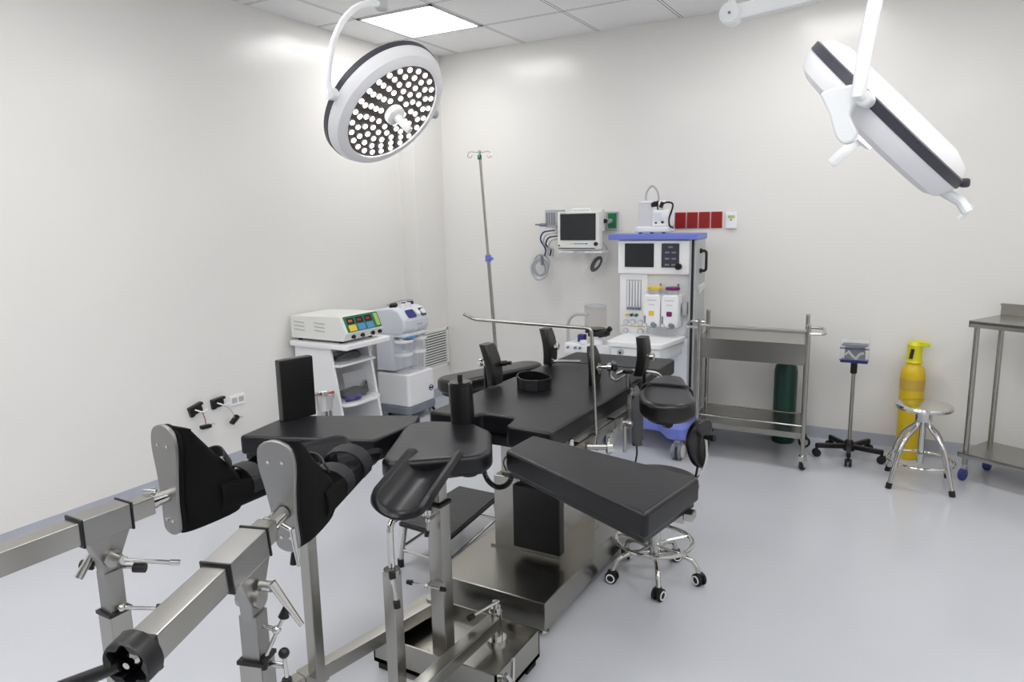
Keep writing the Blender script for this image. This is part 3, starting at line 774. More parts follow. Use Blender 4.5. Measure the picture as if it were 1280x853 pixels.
g.build('output_socket', M_GAP, t)
g = MB()
for yy, zz in ((0, 0),):
    for x in (-.22, -.04):
        for z in (.86, .835, .81): g.box((x, -1.061, z), (.09, .004, .006), rot=(0, .06, 0))
g.build('side_louvre', M_LGREY, t, one=True)
t = thing('bagged_accessory', 'dark bagged accessories on the upper shelf of the white cart', 'bagged accessory', (-.06, -.86, .59))
g = MB()
for k in range(5): g.tube([(-.15 + .03 * k, -1.0, .60), (0 + .01 * k, -.9 + .02 * k, .615 + .01 * k), (.05, -.78, .61), (-.1, -.74, .60 + .012 * k)], .008, 6, fil=.05)
g.build('cable', M_COIL, t)
MB().box((-.02, -.86, .625), (.16, .20, .05), rot=(0, 0, .2), bev=.02).build('plastic_bag', M_BAG, t)
t = thing('bagged_accessory', 'dark and blue cables in a clear bag on the lower shelf of the white cart', 'bagged accessory', (-.02, -.86, .335))
g = MB()
for k in range(7): g.tube([(-.12 + .02 * k, -1.0, .345 + .006 * k), (.05, -.95 + .02 * k, .36 + .008 * k), (.09, -.78, .35), (-.02, -.74 + .01 * k, .37 + .008 * k)], .010, 6, fil=.05)
g.build('cable', M_COIL, t)
MB().tube([(.08, -.99, .352), (.12, -.93, .36), (.10, -.88, .352)], .018, 8, fil=.04).build('cable_plug', M_NAVY, t)
MB().box((.02, -.86, .375), (.2, .26, .075), rot=(0, 0, .1), bev=.025).build('plastic_bag', M_BAG, t)
MB().box((.0, -.80, .44), (.004, .22, .12), rot=(0, -.2, 0), bev=.001).build('clear_sleeve', M_GLASS, t)

t = thing('steel_bowl', 'steel bucket with a red tag on the floor left of the white cart', 'bowl', (.08, -1.18, 0))
MB().lathe([(0, .0), (.046, 0), (.05, .008), (.066, .10), (.071, .104), (.065, .106), (.061, .098), (.044, .012), (0, .010)], (.08, -1.18, .33), seg=36).build('bowl_body', M_CHROME, t)
MB().lathe([(0, 0), (.075, 0), (.078, .05), (.05, .25), (.045, .332), (0, .332)], (.08, -1.18, 0), seg=30).build('bowl_stand', M_CHROME, t)
MB().box((.10, -1.135, .435), (.015, .04, .010), rot=(0.2, 0, -.3), bev=.004).build('red_tag', M_REDP, t)

t = thing('suction_pump', 'tall pale grey suction pump with two clear jars, right of the white cart', 'suction pump', (-.12, -.08, 0))
PX0, PX1, PY0, PY1 = -.27, .045, -.285, .06
MB().prism(round_poly([(PX0, PY0), (PX1 - .02, PY0), (PX1, PY0 + .03), (PX1, PY1), (PX0, PY1)], .03), .055, .115, bev=.01).build('bumper_base', M_GREY, t)
MB().prism(round_poly([(PX0, PY0 + .01), (PX1 - .02, PY0 + .01), (PX1 - .005, PY0 + .03), (PX1 - .005, PY1 - .01), (PX0, PY1 - .01)], .03), .115, .365, bev=.012).build('lower_housing', M_WHITE, t)
MB().prism(round_poly([(PX0, PY0 + .015), (-.10, PY0 + .015), (-.10, PY1 - .015), (PX0, PY1 - .015)], .03), .38, .80, bev=.012).build('rear_housing', M_COOL, t)
hd = MB(); prof = [(PX0, .66), (-.03, .66), (.02, .70), (.025, .775), (-.03, .845), (-.09, .865), (PX0, .845)]
hd.rings([[V((x, y, z)) for x, z in prof] for y in (PY0 + .01, PY1 - .02)]); hd._bev(list(hd.bm.verts), .018, 3)
hd.build('head_housing', M_COOL, t)
n2 = V((.07, 0, .055)).normalized(); u2 = V((-.055, 0, .07)).normalized()
HP = axes((0, 1, 0), u2, n2, V((-.002, -.11, .812)))
MB().prism(rrect(-.10, -.035, .0, .035, .015), 0, .004, HP).build('control_panel', M_NAVY, t)
MB().prism(rrect(.06, -.035, .12, .035, .012), 0, .004, HP).build('dial_panel', M_PANELD, t)
MB().lathe([(0, 0), (.024, 0), (.024, .012), (0, .012)], HP @ V((.03, 0, 0)), n2, seg=20).lathe([(0, 0), (.022, 0), (.022, .01), (0, .01)], HP @ V((.09, 0, .004)), n2, seg=20).build('dial', M_WHITE, t)
MB().prism(rrect(-.02, -.006, .04, .006, .003), 0, .002, face_x((.0255, -.10, .73))).build('printed_mark', M_LGREY, t)
g = MB()
for k, (y, x) in enumerate(((-.22, -.12), (-.16, -.16), (-.08, -.12), (.0, -.13))): g.cyl((x, y, .85), (x, y, .885), .028, seg=16, bev=.005)
g.build('filter_cap', M_BLACK, t)
g = MB()
for k, (y, x) in enumerate(((-.18, -.06), (-.10, -.07), (-.04, -.16))): g.cyl((x, y, .85), (x, y, .888), .024, seg=16, bev=.005)
g.build('hose_port', M_WHITE, t)
MB().tube([(-.2, -.2, .87), (-.15, -.1, .90), (-.1, -.0, .90), (-.14, .04, .87)], .006, 6, fil=.05).build('hose', M_TUBE, t)
for y in (-.205, -.04):
    j = MB().lathe([(0, 0), (.062, 0), (.066, .01), (.072, .235), (0, .235)], (-.05, y, .37), seg=28).build('collection_jar', M_JAR, t)
    MB().cyl((-.05, y, .60), (-.05, y, .622), .080, seg=28, bev=.006).cyl((-.05, y, .622), (-.05, y, .65), .03).build('jar_lid', M_WHITE, j)
    MB().lathe([(.0685, .13), (.0705, .13), (.0715, .155), (.0695, .155)], (-.05, y, .37), seg=28).build('jar_band', M_WHITE, j)
MB().box((-.05, -.11, .655), (.13, .30, .03), rot=(0, 0, 0), bev=.012).build('jar_tray', M_WHITE, t)
MB().box((-.02, -.19, .64), (.10, .10, .018), bev=.006).build('blue_clip', M_LBLUE, t)
MB().tube([(0.03, -.22, .66), (.035, -.17, .70), (.03, -.10, .66), (.0, -.0, .655)], .02, 8, fil=.06).build('plastic_cover', M_BAG, t)
lg_ = MB().ring((PX1 - .003, 0, .215), .022, .003, n=(1, 0, 0), seg=24)
lg_.prism(rrect(-.03, -.006, .03, .006, .003), 0, .003, face_x((PX1 - .004, 0, .215)))
lg_.build('oval_logo', M_NAVY, t)
for x, y in ((PX0 + .05, PY0 + .05), (PX1 - .04, PY0 + .06), (PX0 + .05, PY1 - .05), (PX1 - .04, PY1 - .03)): small_caster(t, x, y, .06, .027, tread=M_RUBBER)

# ------------------------------------------------------------------ operating table
t = OT = thing('operating_table', 'black padded operating table on a stainless steel base in the room centre', 'operating table', (2.0, -1.9, 0))
g = MB().span((1.725, -2.30, .04), (2.217, -1.30, .15), bev=.006); g.build('base_plate', M_STEELH, t)
for x, y in ((2.176, -2.245), (1.765, -2.245), (2.176, -1.36), (1.765, -1.36)):
    MB().cyl((x, y, 0), (x, y, .012), .026, bev=.003).cyl((x, y, .01), (x, y, .045), .014).build('levelling_foot', M_CHROME, t)
c_ = MB().span((1.817, -1.98, .15), (2.118, -1.62, .46), bev=.006).span((1.805, -1.992, .15), (2.13, -1.608, .158)).build('column_cover', M_STEELH, t)
MB().span((1.84, -1.955, .46), (2.095, -1.645, .60), bev=.004).build('inner_column', M_STEELH, t)
MB().span((1.865, -1.93, .60), (2.07, -1.67, .68), bev=.003).build('column_head', M_STEEL, t)
MB().span((1.935, -2.03, .19), (2.145, -1.985, .455), bev=.006).build('column_pad', M_BLACK, t)
# frame and rails
g = MB(); g.span((1.775, -2.20, .675), (2.235, -1.05, .715), bev=.004); g.build('tabletop_frame', M_STEELH, t)
MB().span((1.80, -2.27, .70), (2.20, -1.02, .725)).build('support_board', M_BLACK, t)
for sx_ in (-1, 1):
    x = 2.005 + sx_ * .272
    rl = MB().span((x - .005, -2.22, .668), (x + .005, -1.12, .706), bev=.002).build('side_rail', M_STEEL, t)
    g = MB()
    for y in (-2.1, -1.75, -1.4, -1.2): g.cyl((x - sx_ * .04, y, .687), (x, y, .687), .009)
    g.build('rail_spacer', M_STEEL, rl)
    MB().cyl((x, -2.20, .66), (x, -2.20, .74), .009).build('rail_stop', M_CHROME, rl)
# cushions
zt = .80
poly = round_poly([(1.737, -1.26), (1.737, -2.30), (1.915, -2.30), (1.935, -2.235), (2.07, -2.235), (2.092, -2.335), (2.27, -2.345), (2.27, -1.26)], .018, 3)
MB().prism(poly, .725, zt, bev=.011, seg=3).build('seat_cushion', M_VINYL, t)
MB().prism(round_poly([(1.737, -.99), (1.737, -1.257), (2.27, -1.257), (2.27, -.97)], .02, 3), .725, zt, bev=.011, seg=3).build('head_cushion', M_VINYL, t)

# leg plates swung outwards
t = thing('leg_plate', 'long black padded leg plate swung out over the swivel stool', 'leg plate', (2.5, -2.62, .72))
polyR = [(2.222, -2.565), (2.225, -2.385), (2.815, -2.525), (2.765, -2.83)]
MB().prism(round_poly(polyR, .02, 4), .735, .80, bev=.009).build('cushion', M_VINYL, t)
MB().prism([(2.235, -2.55), (2.24, -2.40), (2.80, -2.535), (2.755, -2.81)], .715, .736, bev=.003).build('backing_board', M_BLACK, t)
MB().span((2.62, -2.60, .69), (2.79, -2.555, .716), bev=.003).span((2.79, -2.60, .70), (2.815, -2.56, .722), bev=.003).build('mount_bracket', M_STEEL, t)
MB().bar((2.24, -2.45, .702), (2.70, -2.58, .702), .03, .02, bev=.003).build('support_rail', M_STEEL, t)
t = thing('leg_plate', 'wide black padded leg plate swung out to the left, carrying an upright pad', 'leg plate', (1.57, -2.6, .72))
MB().prism(round_poly([(1.345, -2.835), (1.297, -2.575), (1.742, -2.352), (1.79, -2.45), (1.79, -2.665)], .02, 4), .735, .80, bev=.009).build('cushion', M_VINYL, t)
MB().prism([(1.36, -2.82), (1.315, -2.58), (1.74, -2.37), (1.775, -2.45), (1.775, -2.655)], .717, .736, bev=.003).build('backing_board', M_BLACK, t)
MB().bar((1.45, -2.60, .705), (1.80, -2.44, .705), .03, .02, bev=.003).build('support_rail', M_STEEL, t)
t = thing('upright_side_pad', 'tall rectangular black pad standing on the left leg plate', 'side pad', (1.36, -2.58, .80))
R = Matrix.Translation((1.352, -2.575, .91)) @ Matrix.Rotation(1.345, 4, 'Z')
g = MB(); r_ = bmesh.ops.create_cube(g.bm, size=1, matrix=R @ Matrix.Diagonal((.135, .035, .225, 1))); g._bev(r_['verts'], .006, 2)
g.build('pad', M_VINYL2, t)
MB().cyl((1.352, -2.575, .796), (1.352, -2.575, .80), .02).build('post', M_STEEL, t)

# sacral support on the traction column
t = thing('sacral_support_pad', 'squarish black padded support on the steel column, foot end of the table', 'support pad', (2.0, -2.6, .73))
pol = round_poly([(1.930, -2.80), (1.765, -2.47), (1.80, -2.40), (1.955, -2.345), (2.075, -2.40), (2.185, -2.575), (2.188, -2.64), (1.975, -2.815)], .03, 4)
MB().prism(pol, .738, .80, bev=.016, seg=4).build('cushion', M_VINYL, t)
MB().prism([(1.94, -2.78), (1.79, -2.47), (1.955, -2.37), (2.06, -2.41), (2.165, -2.58), (1.975, -2.79)], .722, .74).build('backing_board', M_BLACK, t)
t = thing('perineal_post', 'upright round black perineal post with a small knob behind the support pad', 'post', (1.925, -2.375, .66))
MB().cyl((1.935, -2.352, .655), (1.927, -2.362, .945), .042, seg=32, bev=.006).build('padded_post', M_VINYL2, t)
MB().cyl((1.927, -2.362, .943), (1.927, -2.362, .97), .009).build('top_knob', M_BLACK, t)
t = thing('padded_roll', 'short black round pad hanging under the support pad', 'roll', (2.0, -2.45, .64))
MB().cyl((2.005, -2.44, .645), (2.005, -2.44, .722), .038, seg=28, bev=.008).build('roll', M_VINYL2, t)

# coiled cable of the hand control at the table corner
t = thing('coiled_cable', 'black coiled cable looping under the corner of the operating table', 'cable', (2.08, -2.36, .66))
cl = [V(p) for p in ((2.035, -2.40, .70), (2.045, -2.41, .66), (2.07, -2.42, .625), (2.11, -2.42, .61), (2.145, -2.41, .63), (2.155, -2.40, .68), (2.15, -2.39, .73))]
def catm(P, n):
    out = []
    for i in range(len(P) - 1):
        p0, p1, p2, p3 = P[max(i - 1, 0)], P[i], P[i + 1], P[min(i + 2, len(P) - 1)]
        for k in range(n):
            u = k / n
            out.append(.5 * ((2 * p1) + (-p0 + p2) * u + (2 * p0 - 5 * p1 + 4 * p2 - p3) * u * u + (-p0 + 3 * p1 - 3 * p2 + p3) * u ** 3))
    out.append(P[-1]); return out
path = catm(cl, 60); hel = []
for i, p in enumerate(path):
    d = (path[min(i + 1, len(path) - 1)] - path[max(i - 1, 0)]).normalized(); x = d.cross(V((0, 1, 0))).normalized(); y = d.cross(x)
    a = i * .75; hel.append(p + (x * math.cos(a) + y * math.sin(a)) * .007)
MB().tube(hel, .0028, 5).build('cable_coil', M_BLACK, t)
MB().tube([(2.16, -2.33, .71), (2.125, -2.36, .72), (2.105, -2.385, .69), (2.13, -2.40, .665)], .003, 6, fil=.02).tube([cl[0] + V((-.0, 0, 0)), cl[0] + V((-.012, .01, .03))], .003, 6).build('plain_lead', M_BLACK, t)

# ------------------------------------------------------------------ table accessories
def curved_pad(name, label, c, lean, knob, rot=0.0, h=.17, w=.088, th=.042):
    t = thing(name, label, 'side support', (c[0], c[1], c[2] - h / 2), 'padded side supports on the table edge', rot=rot)
    rs = []
    for k in range(9):
        u = k / 8; z = -h / 2 + h * u; off = lean * (u - .5) * h + .012 * (1 - (2 * u - 1) ** 2)
        sc = 1 - .18 * abs(2 * u - 1) ** 3
        rs.append([V((off + x, y * sc, z + h / 2)) for x, y in rrect(-th / 2, -w / 2, th / 2, w / 2, .014, 4)])
    g = MB().rings(rs); es = [e for e in g.bm.edges if e.calc_face_angle(0) > 1]
    bmesh.ops.bevel(g.bm, geom=es, offset=.008, segments=3, affect='EDGES', clamp_overlap=True)
    g.build('pad', M_VINYL2, t, local=True)
    s = knob
    MB().cyl((s * .012, 0, h * .5), (s * .05, 0, h * .5), .008).cyl((s * .04, 0, h * .5), (s * .058, 0, h * .5), .017, bev=.003).build('clamp_knob', M_CHROME, t, local=True)
    MB().cyl((s * .02, -.012, -.10), (s * .02, -.012, h * .45), .007).build('support_rod', M_BLACK, t, local=True)
    return t
P1 = curved_pad('side_support', 'curved black side support pad on the left table edge, leaning over the left arm board', (1.735, -1.845, .895), -.22, -1)
MB().cyl((.02, .03, .08), (.055, .04, .085), .012).cyl((.05, .04, .085), (.075, .045, .086), .008).build('locking_knob', M_BLACK, P1, local=True)
P2 = curved_pad('side_support', 'curved black side support pad at the far left edge, under the thin screen bar', (1.765, -1.37, .895), -.12, 1)
MB().tube([(.0, -.01, .0), (.04, .01, .012), (.15, .05, .012)], .008, 8).build('guide_rod', M_CHROME, P2, local=True)
P3 = curved_pad('side_support', 'curved black side support pad on the right edge behind the right arm board', (2.262, -1.45, .90), .06, 1)
MB().tube([(-.10, -.02, -.0), (-.06, -.03, .02), (.0, -.01, .02), (.06, .06, .0), (.09, .06, -.04)], .008, 8, fil=.03).build('guide_rod', M_CHROME, P3, local=True)

t = thing('chest_support', 'black oval chest support on a chrome post clamped to the right table rail', 'side support', (2.27, -1.62, .66))
rs = []
for k in range(11):
    u = k / 10; z = .775 + .187 * u; wv = .05 * (1 - abs(2 * u - 1) ** 3 * .55); off = .012 * math.sin(u * PI)
    rs.append([V((2.115 - .01 * u + off + x, -1.63 + y * wv / .05, z)) for x, y in rrect(-.013, -.05, .013, .05, .012, 4)])
g = MB().rings(rs); g.build('pad', M_VINYL2, t)
MB().cyl((2.136, -1.63, .868), (2.144, -1.63, .868), .024).build('pad_plate', M_STEEL, t)
MB().cyl((2.14, -1.63, .875), (2.19, -1.63, .878), .007).cyl((2.18, -1.63, .878), (2.20, -1.63, .878), .019, bev=.004).build('ball_joint', M_CHROME, t)
MB().cyl((2.20, -1.62, .882), (2.216, -1.615, .886), .028, r2=.015, seg=6).build('joint_knob', M_BLACK, t)
MB().tube([(2.19, -1.63, .875), (2.193, -1.63, .835), (2.215, -1.63, .822), (2.255, -1.62, .85), (2.265, -1.62, .85)], .007, 10, fil=.03).build('bent_arm', M_CHROME, t)
MB().cyl((2.267, -1.62, .62), (2.267, -1.62, .86), .008).cyl((2.267, -1.62, .80), (2.267, -1.62, .86), .0105).build('post', M_STEEL, t)
MB().cyl((2.267, -1.62, .858), (2.267, -1.62, .872), .024, bev=.004).build('post_knob', M_BLACK, t)
MB().box((2.295, -1.62, .69), (.04, .05, .05), bev=.005).cyl((2.30, -1.62, .69), (2.335, -1.62, .69), .012).build('rail_clamp', M_STEEL, t)

def rail_clamp(y, label, drop):
    t = thing('rail_clamp', label, 'clamp', (2.295, y, .69), 'clamps on the right table rail')
    MB().box((2.297, y, .688), (.032, .045, .055), bev=.005).build('clamp_body', M_STEEL, t)
    MB().cyl((2.31, y, .69), (2.345, y, .69), .013, bev=.002).build('clamp_screw', M_CHROME, t)
    MB().cyl((2.315, y, .69 - drop), (2.315, y, .70), .008).build('drop_pin', M_STEEL, t)
rail_clamp(-1.78, 'small steel clamp with a drop pin on the right table rail beside the chest support', .12)

t = thing('screen_frame', 'thin steel anaesthesia screen bar bent over the table from the right rail', 'screen frame', (2.31, -2.04, .66))
MB().tube([(2.305, -2.04, .655), (2.283, -2.04, 1.107), (1.784, -2.04, 1.113), (1.745, -2.055, 1.135)], .0065, 12, fil=.02).build('bent_bar', M_STEEL, t)
MB().box((2.295, -2.04, .69), (.035, .05, .05), bev=.005).cyl((2.28, -2.075, .675), (2.35, -2.035, .672), .011, bev=.002).build('rail_clamp', M_STEEL, t)
MB().cyl((2.345, -2.045, .672), (2.36, -2.035, .672), .022).cyl((2.352, -2.04, .635), (2.352, -2.04, .71), .006).build('wing_knob', M_CHROME, t)

t = thing('body_strap', 'looped black strap standing in a ring on the table mattress', 'strap', (1.925, -1.81, .80))
rows = []
for k in range(40):
    a = 2 * PI * k / 40; rx, ry = .082, .066
    rows.append([V((1.925 + rx * math.cos(a), -1.81 + ry * math.sin(a), z)) for z in (.802, .815, .83, .848)])
g = MB()
inner = []
for k in range(40):
    a = 2 * PI * k / 40; h = .048 + .012 * max(0, math.sin(a - .6))
    f = lambda rx, ry, z: V((1.925 + rx * math.cos(a + .5), -1.81 + ry * math.sin(a + .5), z))
    inner.append([f(.075, .068, .8005), f(.070, .063, .8005), f(.070, .063, .8005 + h), f(.075, .068, .8005 + h)])
g.rings(inner, closed=True); g.build('strap_band', M_VINYL2, t)
MB().box((1.925 + .02, -1.876, .826), (.05, .01, .046), bev=.002, rot=(0, 0, .25)).build('strap_overlap', M_STRAP, t)

# arm boards
t = thing('arm_board', 'long rounded black arm board on the far left side of the operating table', 'arm board', (1.53, -1.55, .70))
def capsule(p, q, r0, r1, n=10):
    p, q = V(p), V(q); d = (q - p).normalized(); a0 = math.atan2(d.y, d.x); out = []
    for k in range(n + 1):
        a = a0 + PI / 2 + PI * k / n; out.append((p.x + r0 * math.cos(a), p.y + r0 * math.sin(a)))
    for k in range(n + 1):
        a = a0 - PI / 2 + PI * k / n; out.append((q.x + r1 * math.cos(a), q.y + r1 * math.sin(a)))
    return out
MB().prism(capsule((1.452, -1.70), (1.60, -1.28), .085, .078), .715, .78, bev=.02, seg=4).build('cushion', M_VINYL2, t)
MB().prism(capsule((1.452, -1.69), (1.60, -1.28), .072, .066), .700, .716).build('backing_board', M_BLACK, t)
MB().cyl((1.45, -1.73, .66), (1.45, -1.73, .70), .016).cyl((1.45, -1.73, .665), (1.47, -1.76, .665), .012).build('release_knob', M_BLACK, t)
MB().bar((1.58, -1.42, .69), (1.735, -1.42, .69), .035, .02, bev=.003).build('mount_arm', M_STEEL, t)
t2 = thing('arm_board', 'two-part black arm board with a strap on the right side of the table', 'arm board', (2.45, -1.65, .72))
def lobe(poly, z0, z1, par, nm):
    MB().prism(poly, z0, z1, bev=.02, seg=4).build(nm, M_VINYL2, par)
lobe(round_poly([(2.335, -1.62), (2.325, -1.47), (2.37, -1.405), (2.44, -1.415), (2.52, -1.60)], .045, 5), .755, .82, t2, 'upper_cushion')
lobe(round_poly([(2.345, -1.635), (2.525, -1.61), (2.605, -1.80), (2.585, -1.885), (2.49, -1.93), (2.41, -1.87), (2.36, -1.75)], .05, 5), .745, .82, t2, 'lower_cushion')
MB().prism(round_poly([(2.36, -1.68), (2.34, -1.46), (2.42, -1.43), (2.57, -1.80), (2.49, -1.88), (2.42, -1.83)], .04, 4), .73, .747).build('backing_board', M_BLACK, t2)
MB().tube([(2.340, -1.628, .735), (2.332, -1.628, .80), (2.345, -1.628, .824), (2.43, -1.617, .827), (2.515, -1.606, .824), (2.535, -1.604, .80), (2.53, -1.605, .735)], .012, 8, fil=.02, flat=.35).build('strap', M_STRAP, t2)
MB().bar((2.29, -1.56, .70), (2.47, -1.72, .725), .035, .018, bev=.003).cyl((2.47, -1.75, .70), (2.50, -1.80, .715), .016).build('mount_arm', M_BLACK, t2)

# hand control in plastic
t = thing('hand_control', 'black hand control wrapped in clear plastic hanging from the right table rail', 'hand control', (2.335, -1.70, .56))
MB().box((2.335, -1.70, .685), (.042, .03, .22), rot=(.1, -.03, .5), bev=.006).build('handset', M_BLACK, t)
MB().box((2.335, -1.695, .665), (.048, .033, .13), rot=(.1, -.03, .5), bev=.006).build('keypad', M_BLACK, t)
rs = []
for k in range(12):
    u = k / 11; z = .575 + .255 * u; wv = (.6, .9, 1, 1, 1.05, 1.05, 1, 1.1, 1.15, .95, .55, .12)[k]
    rs.append([V((2.335 + .034 * wv * math.cos(a) * (1 + .12 * math.sin(3 * a + k * 1.9)), -1.70 - .02 * (u - .5) + .028 * wv * math.sin(a) * (1 + .15 * math.sin(4 * a + k * 1.3)), z)) for a in [2 * PI * j / 22 for j in range(22)]])
MB().rings(rs).build('plastic_bag', M_BAG, t)
MB().tube([(2.335, -1.70, .585), (2.335, -1.69, .54), (2.33, -1.70, .50), (2.335, -1.72, .45), (2.25, -1.78, .40)], .004, 8, fil=.03).build('cable', M_COIL, t)
MB().tube([(2.30, -1.665, .805), (2.29, -1.64, .79), (2.285, -1.62, .73)], .003, 6, fil=.02).build('hanging_cord', M_LGREY, t)

# ------------------------------------------------------------------ traction trolley at the foot end
t = TR = thing('traction_trolley', 'stainless steel traction base box with a tall square column at the foot end', 'traction base', (2.0, -2.55, 0))
x0, x1, y0, y1 = 1.772, 2.257, -2.705, -2.42
g = MB()
g.span((x0, y0, .03), (x1, y1, .045)); g.span((x0, y0, .03), (x1, y0 + .006, .13)); g.span((x0, y0, .03), (x0 + .006, y1, .13)); g.span((x1 - .006, y0, .03), (x1, y1, .13)); g.span((x0, y1 - .006, .03), (x1, y1, .13))
g.build('base_box', M_STEELH, t)
MB().span((x0 + .006, y0 + .006, .085), (x1 - .006, y1 - .006, .092)).span((x0, y0, .126), (x0 + .075, y1, .132)).build('tray_plate', M_STEELH, t)
MB().span((x0 + .01, y0 + .01, .0), (x0 + .07, y0 + .07, .03)).span((x1 - .07, y0 + .01, 0), (x1 - .01, y0 + .07, .03)).span((x0 + .01, y1 - .07, 0), (x0 + .07, y1 - .01, .03)).span((x1 - .07, y1 - .07, 0), (x1 - .01, y1 - .01, .03)).build('rubber_foot', M_RUBBER, t)
cxx, cyy = 2.005, -2.622
MB().span((cxx - .0275, cyy - .0275, .095), (cxx + .0275, cyy + .0275, .615), bev=.005).build('outer_column', M_STEEL, t)
MB().cyl((cxx, cyy, .09), (cxx, cyy, .10), .05).build('column_flange', M_STEEL, t)
MB().span((cxx - .0215, cyy - .0215, .60), (cxx + .0215, cyy + .0215, .722), bev=.004).build('inner_column', M_STEEL, t)
MB().span((cxx - .031, cyy - .031, .606), (cxx + .031, cyy + .031, .618), bev=.002).build('column_collar', M_BLACK, t)
def tee(parent, p, d, L, ax, name='clamp_handle'):
    p, d, ax = V(p), V(d).normalized(), V(ax).normalized()
    e = p + d * .035
    h = MB().cyl(p, e, .006, seg=10).ball(e, .009).cyl(e - ax * L * .5, e + ax * L * .5, .0035, seg=8).build(name, M_CHROME, parent)
    g = MB()
    for s in (-1, 1): g.cyl(e + ax * s * L * .5, e + ax * s * (L * .5 + .018), .0085, r2=.007, seg=12)
    g.build('handle_cap', M_BLACK, h)
    return h
tee(t, (cxx, cyy - .026, .575), (.1, -1, 0), .07, (.1, .1, 1))
tee(t, (cxx - .02, cyy - .02, .345), (0, -1, 0), .10, (1, .2, -.05))
MB().cyl((cxx + .01, cyy - .022, .685), (cxx + .01, cyy - .04, .685), .010).cyl((cxx - .01, cyy - .04, .66), (cxx - .012, cyy - .05, .63), .012).build('locking_knob', M_BLACK, t)
# side clamp carrying the bent tube
MB().cyl((1.985, -2.662, .585), (1.985, -2.662, .645), .022).cyl((1.96, -2.665, .60), (1.96, -2.665, .655), .013).build('side_clamp', M_CHROME, t)
MB().cyl((1.965, -2.66, .65), (1.955, -2.66, .70), .007).build('clamp_lever', M_CHROME, t)
# floor beams
bA0, bA1 = V((1.872, -2.49, .152)), V((1.70, -3.42, .152))
bB0, bB1 = V((2.128, -2.50, .165)), V((2.105, -3.50, .165))
MB().bar(bA0, bA1, .045, .045, bev=.004).cyl(bA0 + V((0, 0, -.06)), bA0 + V((0, 0, .03)), .026).build('floor_beam', M_STEEL, t)
MB().bar(bB0, bB1, .045, .045, bev=.004).build('floor_beam', M_STEEL, t)
MB().cyl((2.128, -2.49, .092), (2.128, -2.49, .105), .038).cyl((2.128, -2.49, .10), (2.128, -2.49, .20), .023, bev=.002).cyl((2.128, -2.49, .20), (2.128, -2.49, .215), .019).cyl((2.128, -2.49, .215), (2.128, -2.49, .235), .01).build('pivot_post', M_CHROME, t)
h = MB().cyl((2.14, -2.48, .235), (2.10, -2.58, .222), .0045, seg=10).build('pivot_lever', M_CHROME, t)
MB().cyl((2.10, -2.58, .222), (2.092, -2.60, .219), .010, seg=14).cyl((2.14, -2.48, .235), (2.148, -2.462, .238), .010, seg=14).build('handle_cap', M_BLACK, h)
k = bA0.lerp(bA1, .49)
g = MB().bar(k, k + (bA1 - bA0).normalized() * .08, .053, .053, bev=.003); g.build('beam_sleeve', M_STEEL, t)
h = MB().cyl((2.262, -2.66, .10), (2.30, -2.675, .10), .009).tube([(2.29, -2.70, .145), (2.30, -2.675, .10), (2.335, -2.665, .10)], .007, 8, fil=.01).tube([(2.27, -2.62, .145), (2.30, -2.68, .08)], .007, 8).build('clamp_wing', M_CHROME, t)
MB().span((2.262, -2.700, .03), (2.268, -2.69, .11)).build('seal_strip', M_BLACK, t)
# posts on the beams
MB().bar((1.815, -3.0, .17), (1.815, -3.0, .735), .036, .036, bev=.003).build('support_post', M_STEEL, t)
MB().bar((2.027, -2.888, .12), (2.027, -2.888, .505), .040, .040, bev=.003, up=(0, 1, 0)).cyl((2.027, -2.888, .495), (2.027, -2.888, .512), .024).build('support_post', M_STEEL, t)
MB().bar((2.027, -2.888, .145), (2.12, -2.888, .145), .03, .03).build('post_bracket', M_STEEL, t)
MB().tube([(2.027, -2.888, .50), (2.027, -2.888, .655), (1.975, -2.668, .615)], .010, 12, fil=.035).build('bent_tube', M_CHROME, t)
h = MB().cyl((2.035, -2.90, .488), (2.05, -2.912, .485), .007).cyl((2.05, -2.912, .50), (2.062, -2.916, .435), .0045, seg=10).build('clamp_handle', M_CHROME, t)
MB().cyl((2.062, -2.916, .435), (2.065, -2.917, .415), .0105, seg=14).cyl((2.049, -2.912, .50), (2.047, -2.911, .518), .0105, seg=14).build('handle_cap', M_BLACK, h)

# calf trays
def gutter(name, label, c, yaw, pitch, L, R, par_z, half=68):
    t = thing(name, label, 'calf support', (c[0], c[1], par_z), 'black gutter calf supports')
    m = Matrix.Translation(c) @ Matrix.Rotation(yaw, 4, 'Z') @ Matrix.Rotation(pitch, 4, 'X')
    TH, NJ, NI = .026, 24, 28
    loops = []
    for i in range(NI + 1):
        y = -math.cos(PI * i / NI) * L / 2
        q = (L / 2 - abs(y)) / .055                        # rounded ends: the arc narrows over the last 7.5 cm
        w0 = .82 if y > 0 else .45; wid = w0 + (1 - w0) * math.sqrt(max(0, 1 - (1 - min(1, q)) ** 2))
        th = TH * min(1, .25 + q * 3.0) if q < 1 else TH
        ii, oo = [], []
        for j in range(NJ + 1):
            v = 2 * j / NJ - 1; a = math.radians(half) * wid * v
            rim = math.sqrt(max(0, 1 - abs(v) ** 14)) * .5
            mid = R + TH / 2
            ii.append(m @ V(((mid - th * rim) * math.sin(a), y, R - (mid - th * rim) * math.cos(a))))
            oo.append(m @ V(((mid + th * rim) * math.sin(a), y, R - (mid + th * rim) * math.cos(a))))
        loops.append(ii + list(reversed(oo)))
    g = MB().rings(loops)
    bmesh.ops.remove_doubles(g.bm, verts=g.bm.verts, dist=.0003)
    g.build('tray', M_VINYL, t)
    return t
G1 = gutter('calf_support', 'black curved calf support tray on the steel column, nearest the camera', (2.092, -2.825, .757), .30, .10, .345, .074, .72, 72)
MB().bar((2.02, -2.64, .70), (2.075, -2.76, .725), .03, .02, bev=.003).build('mount_arm', M_BLACK, G1)
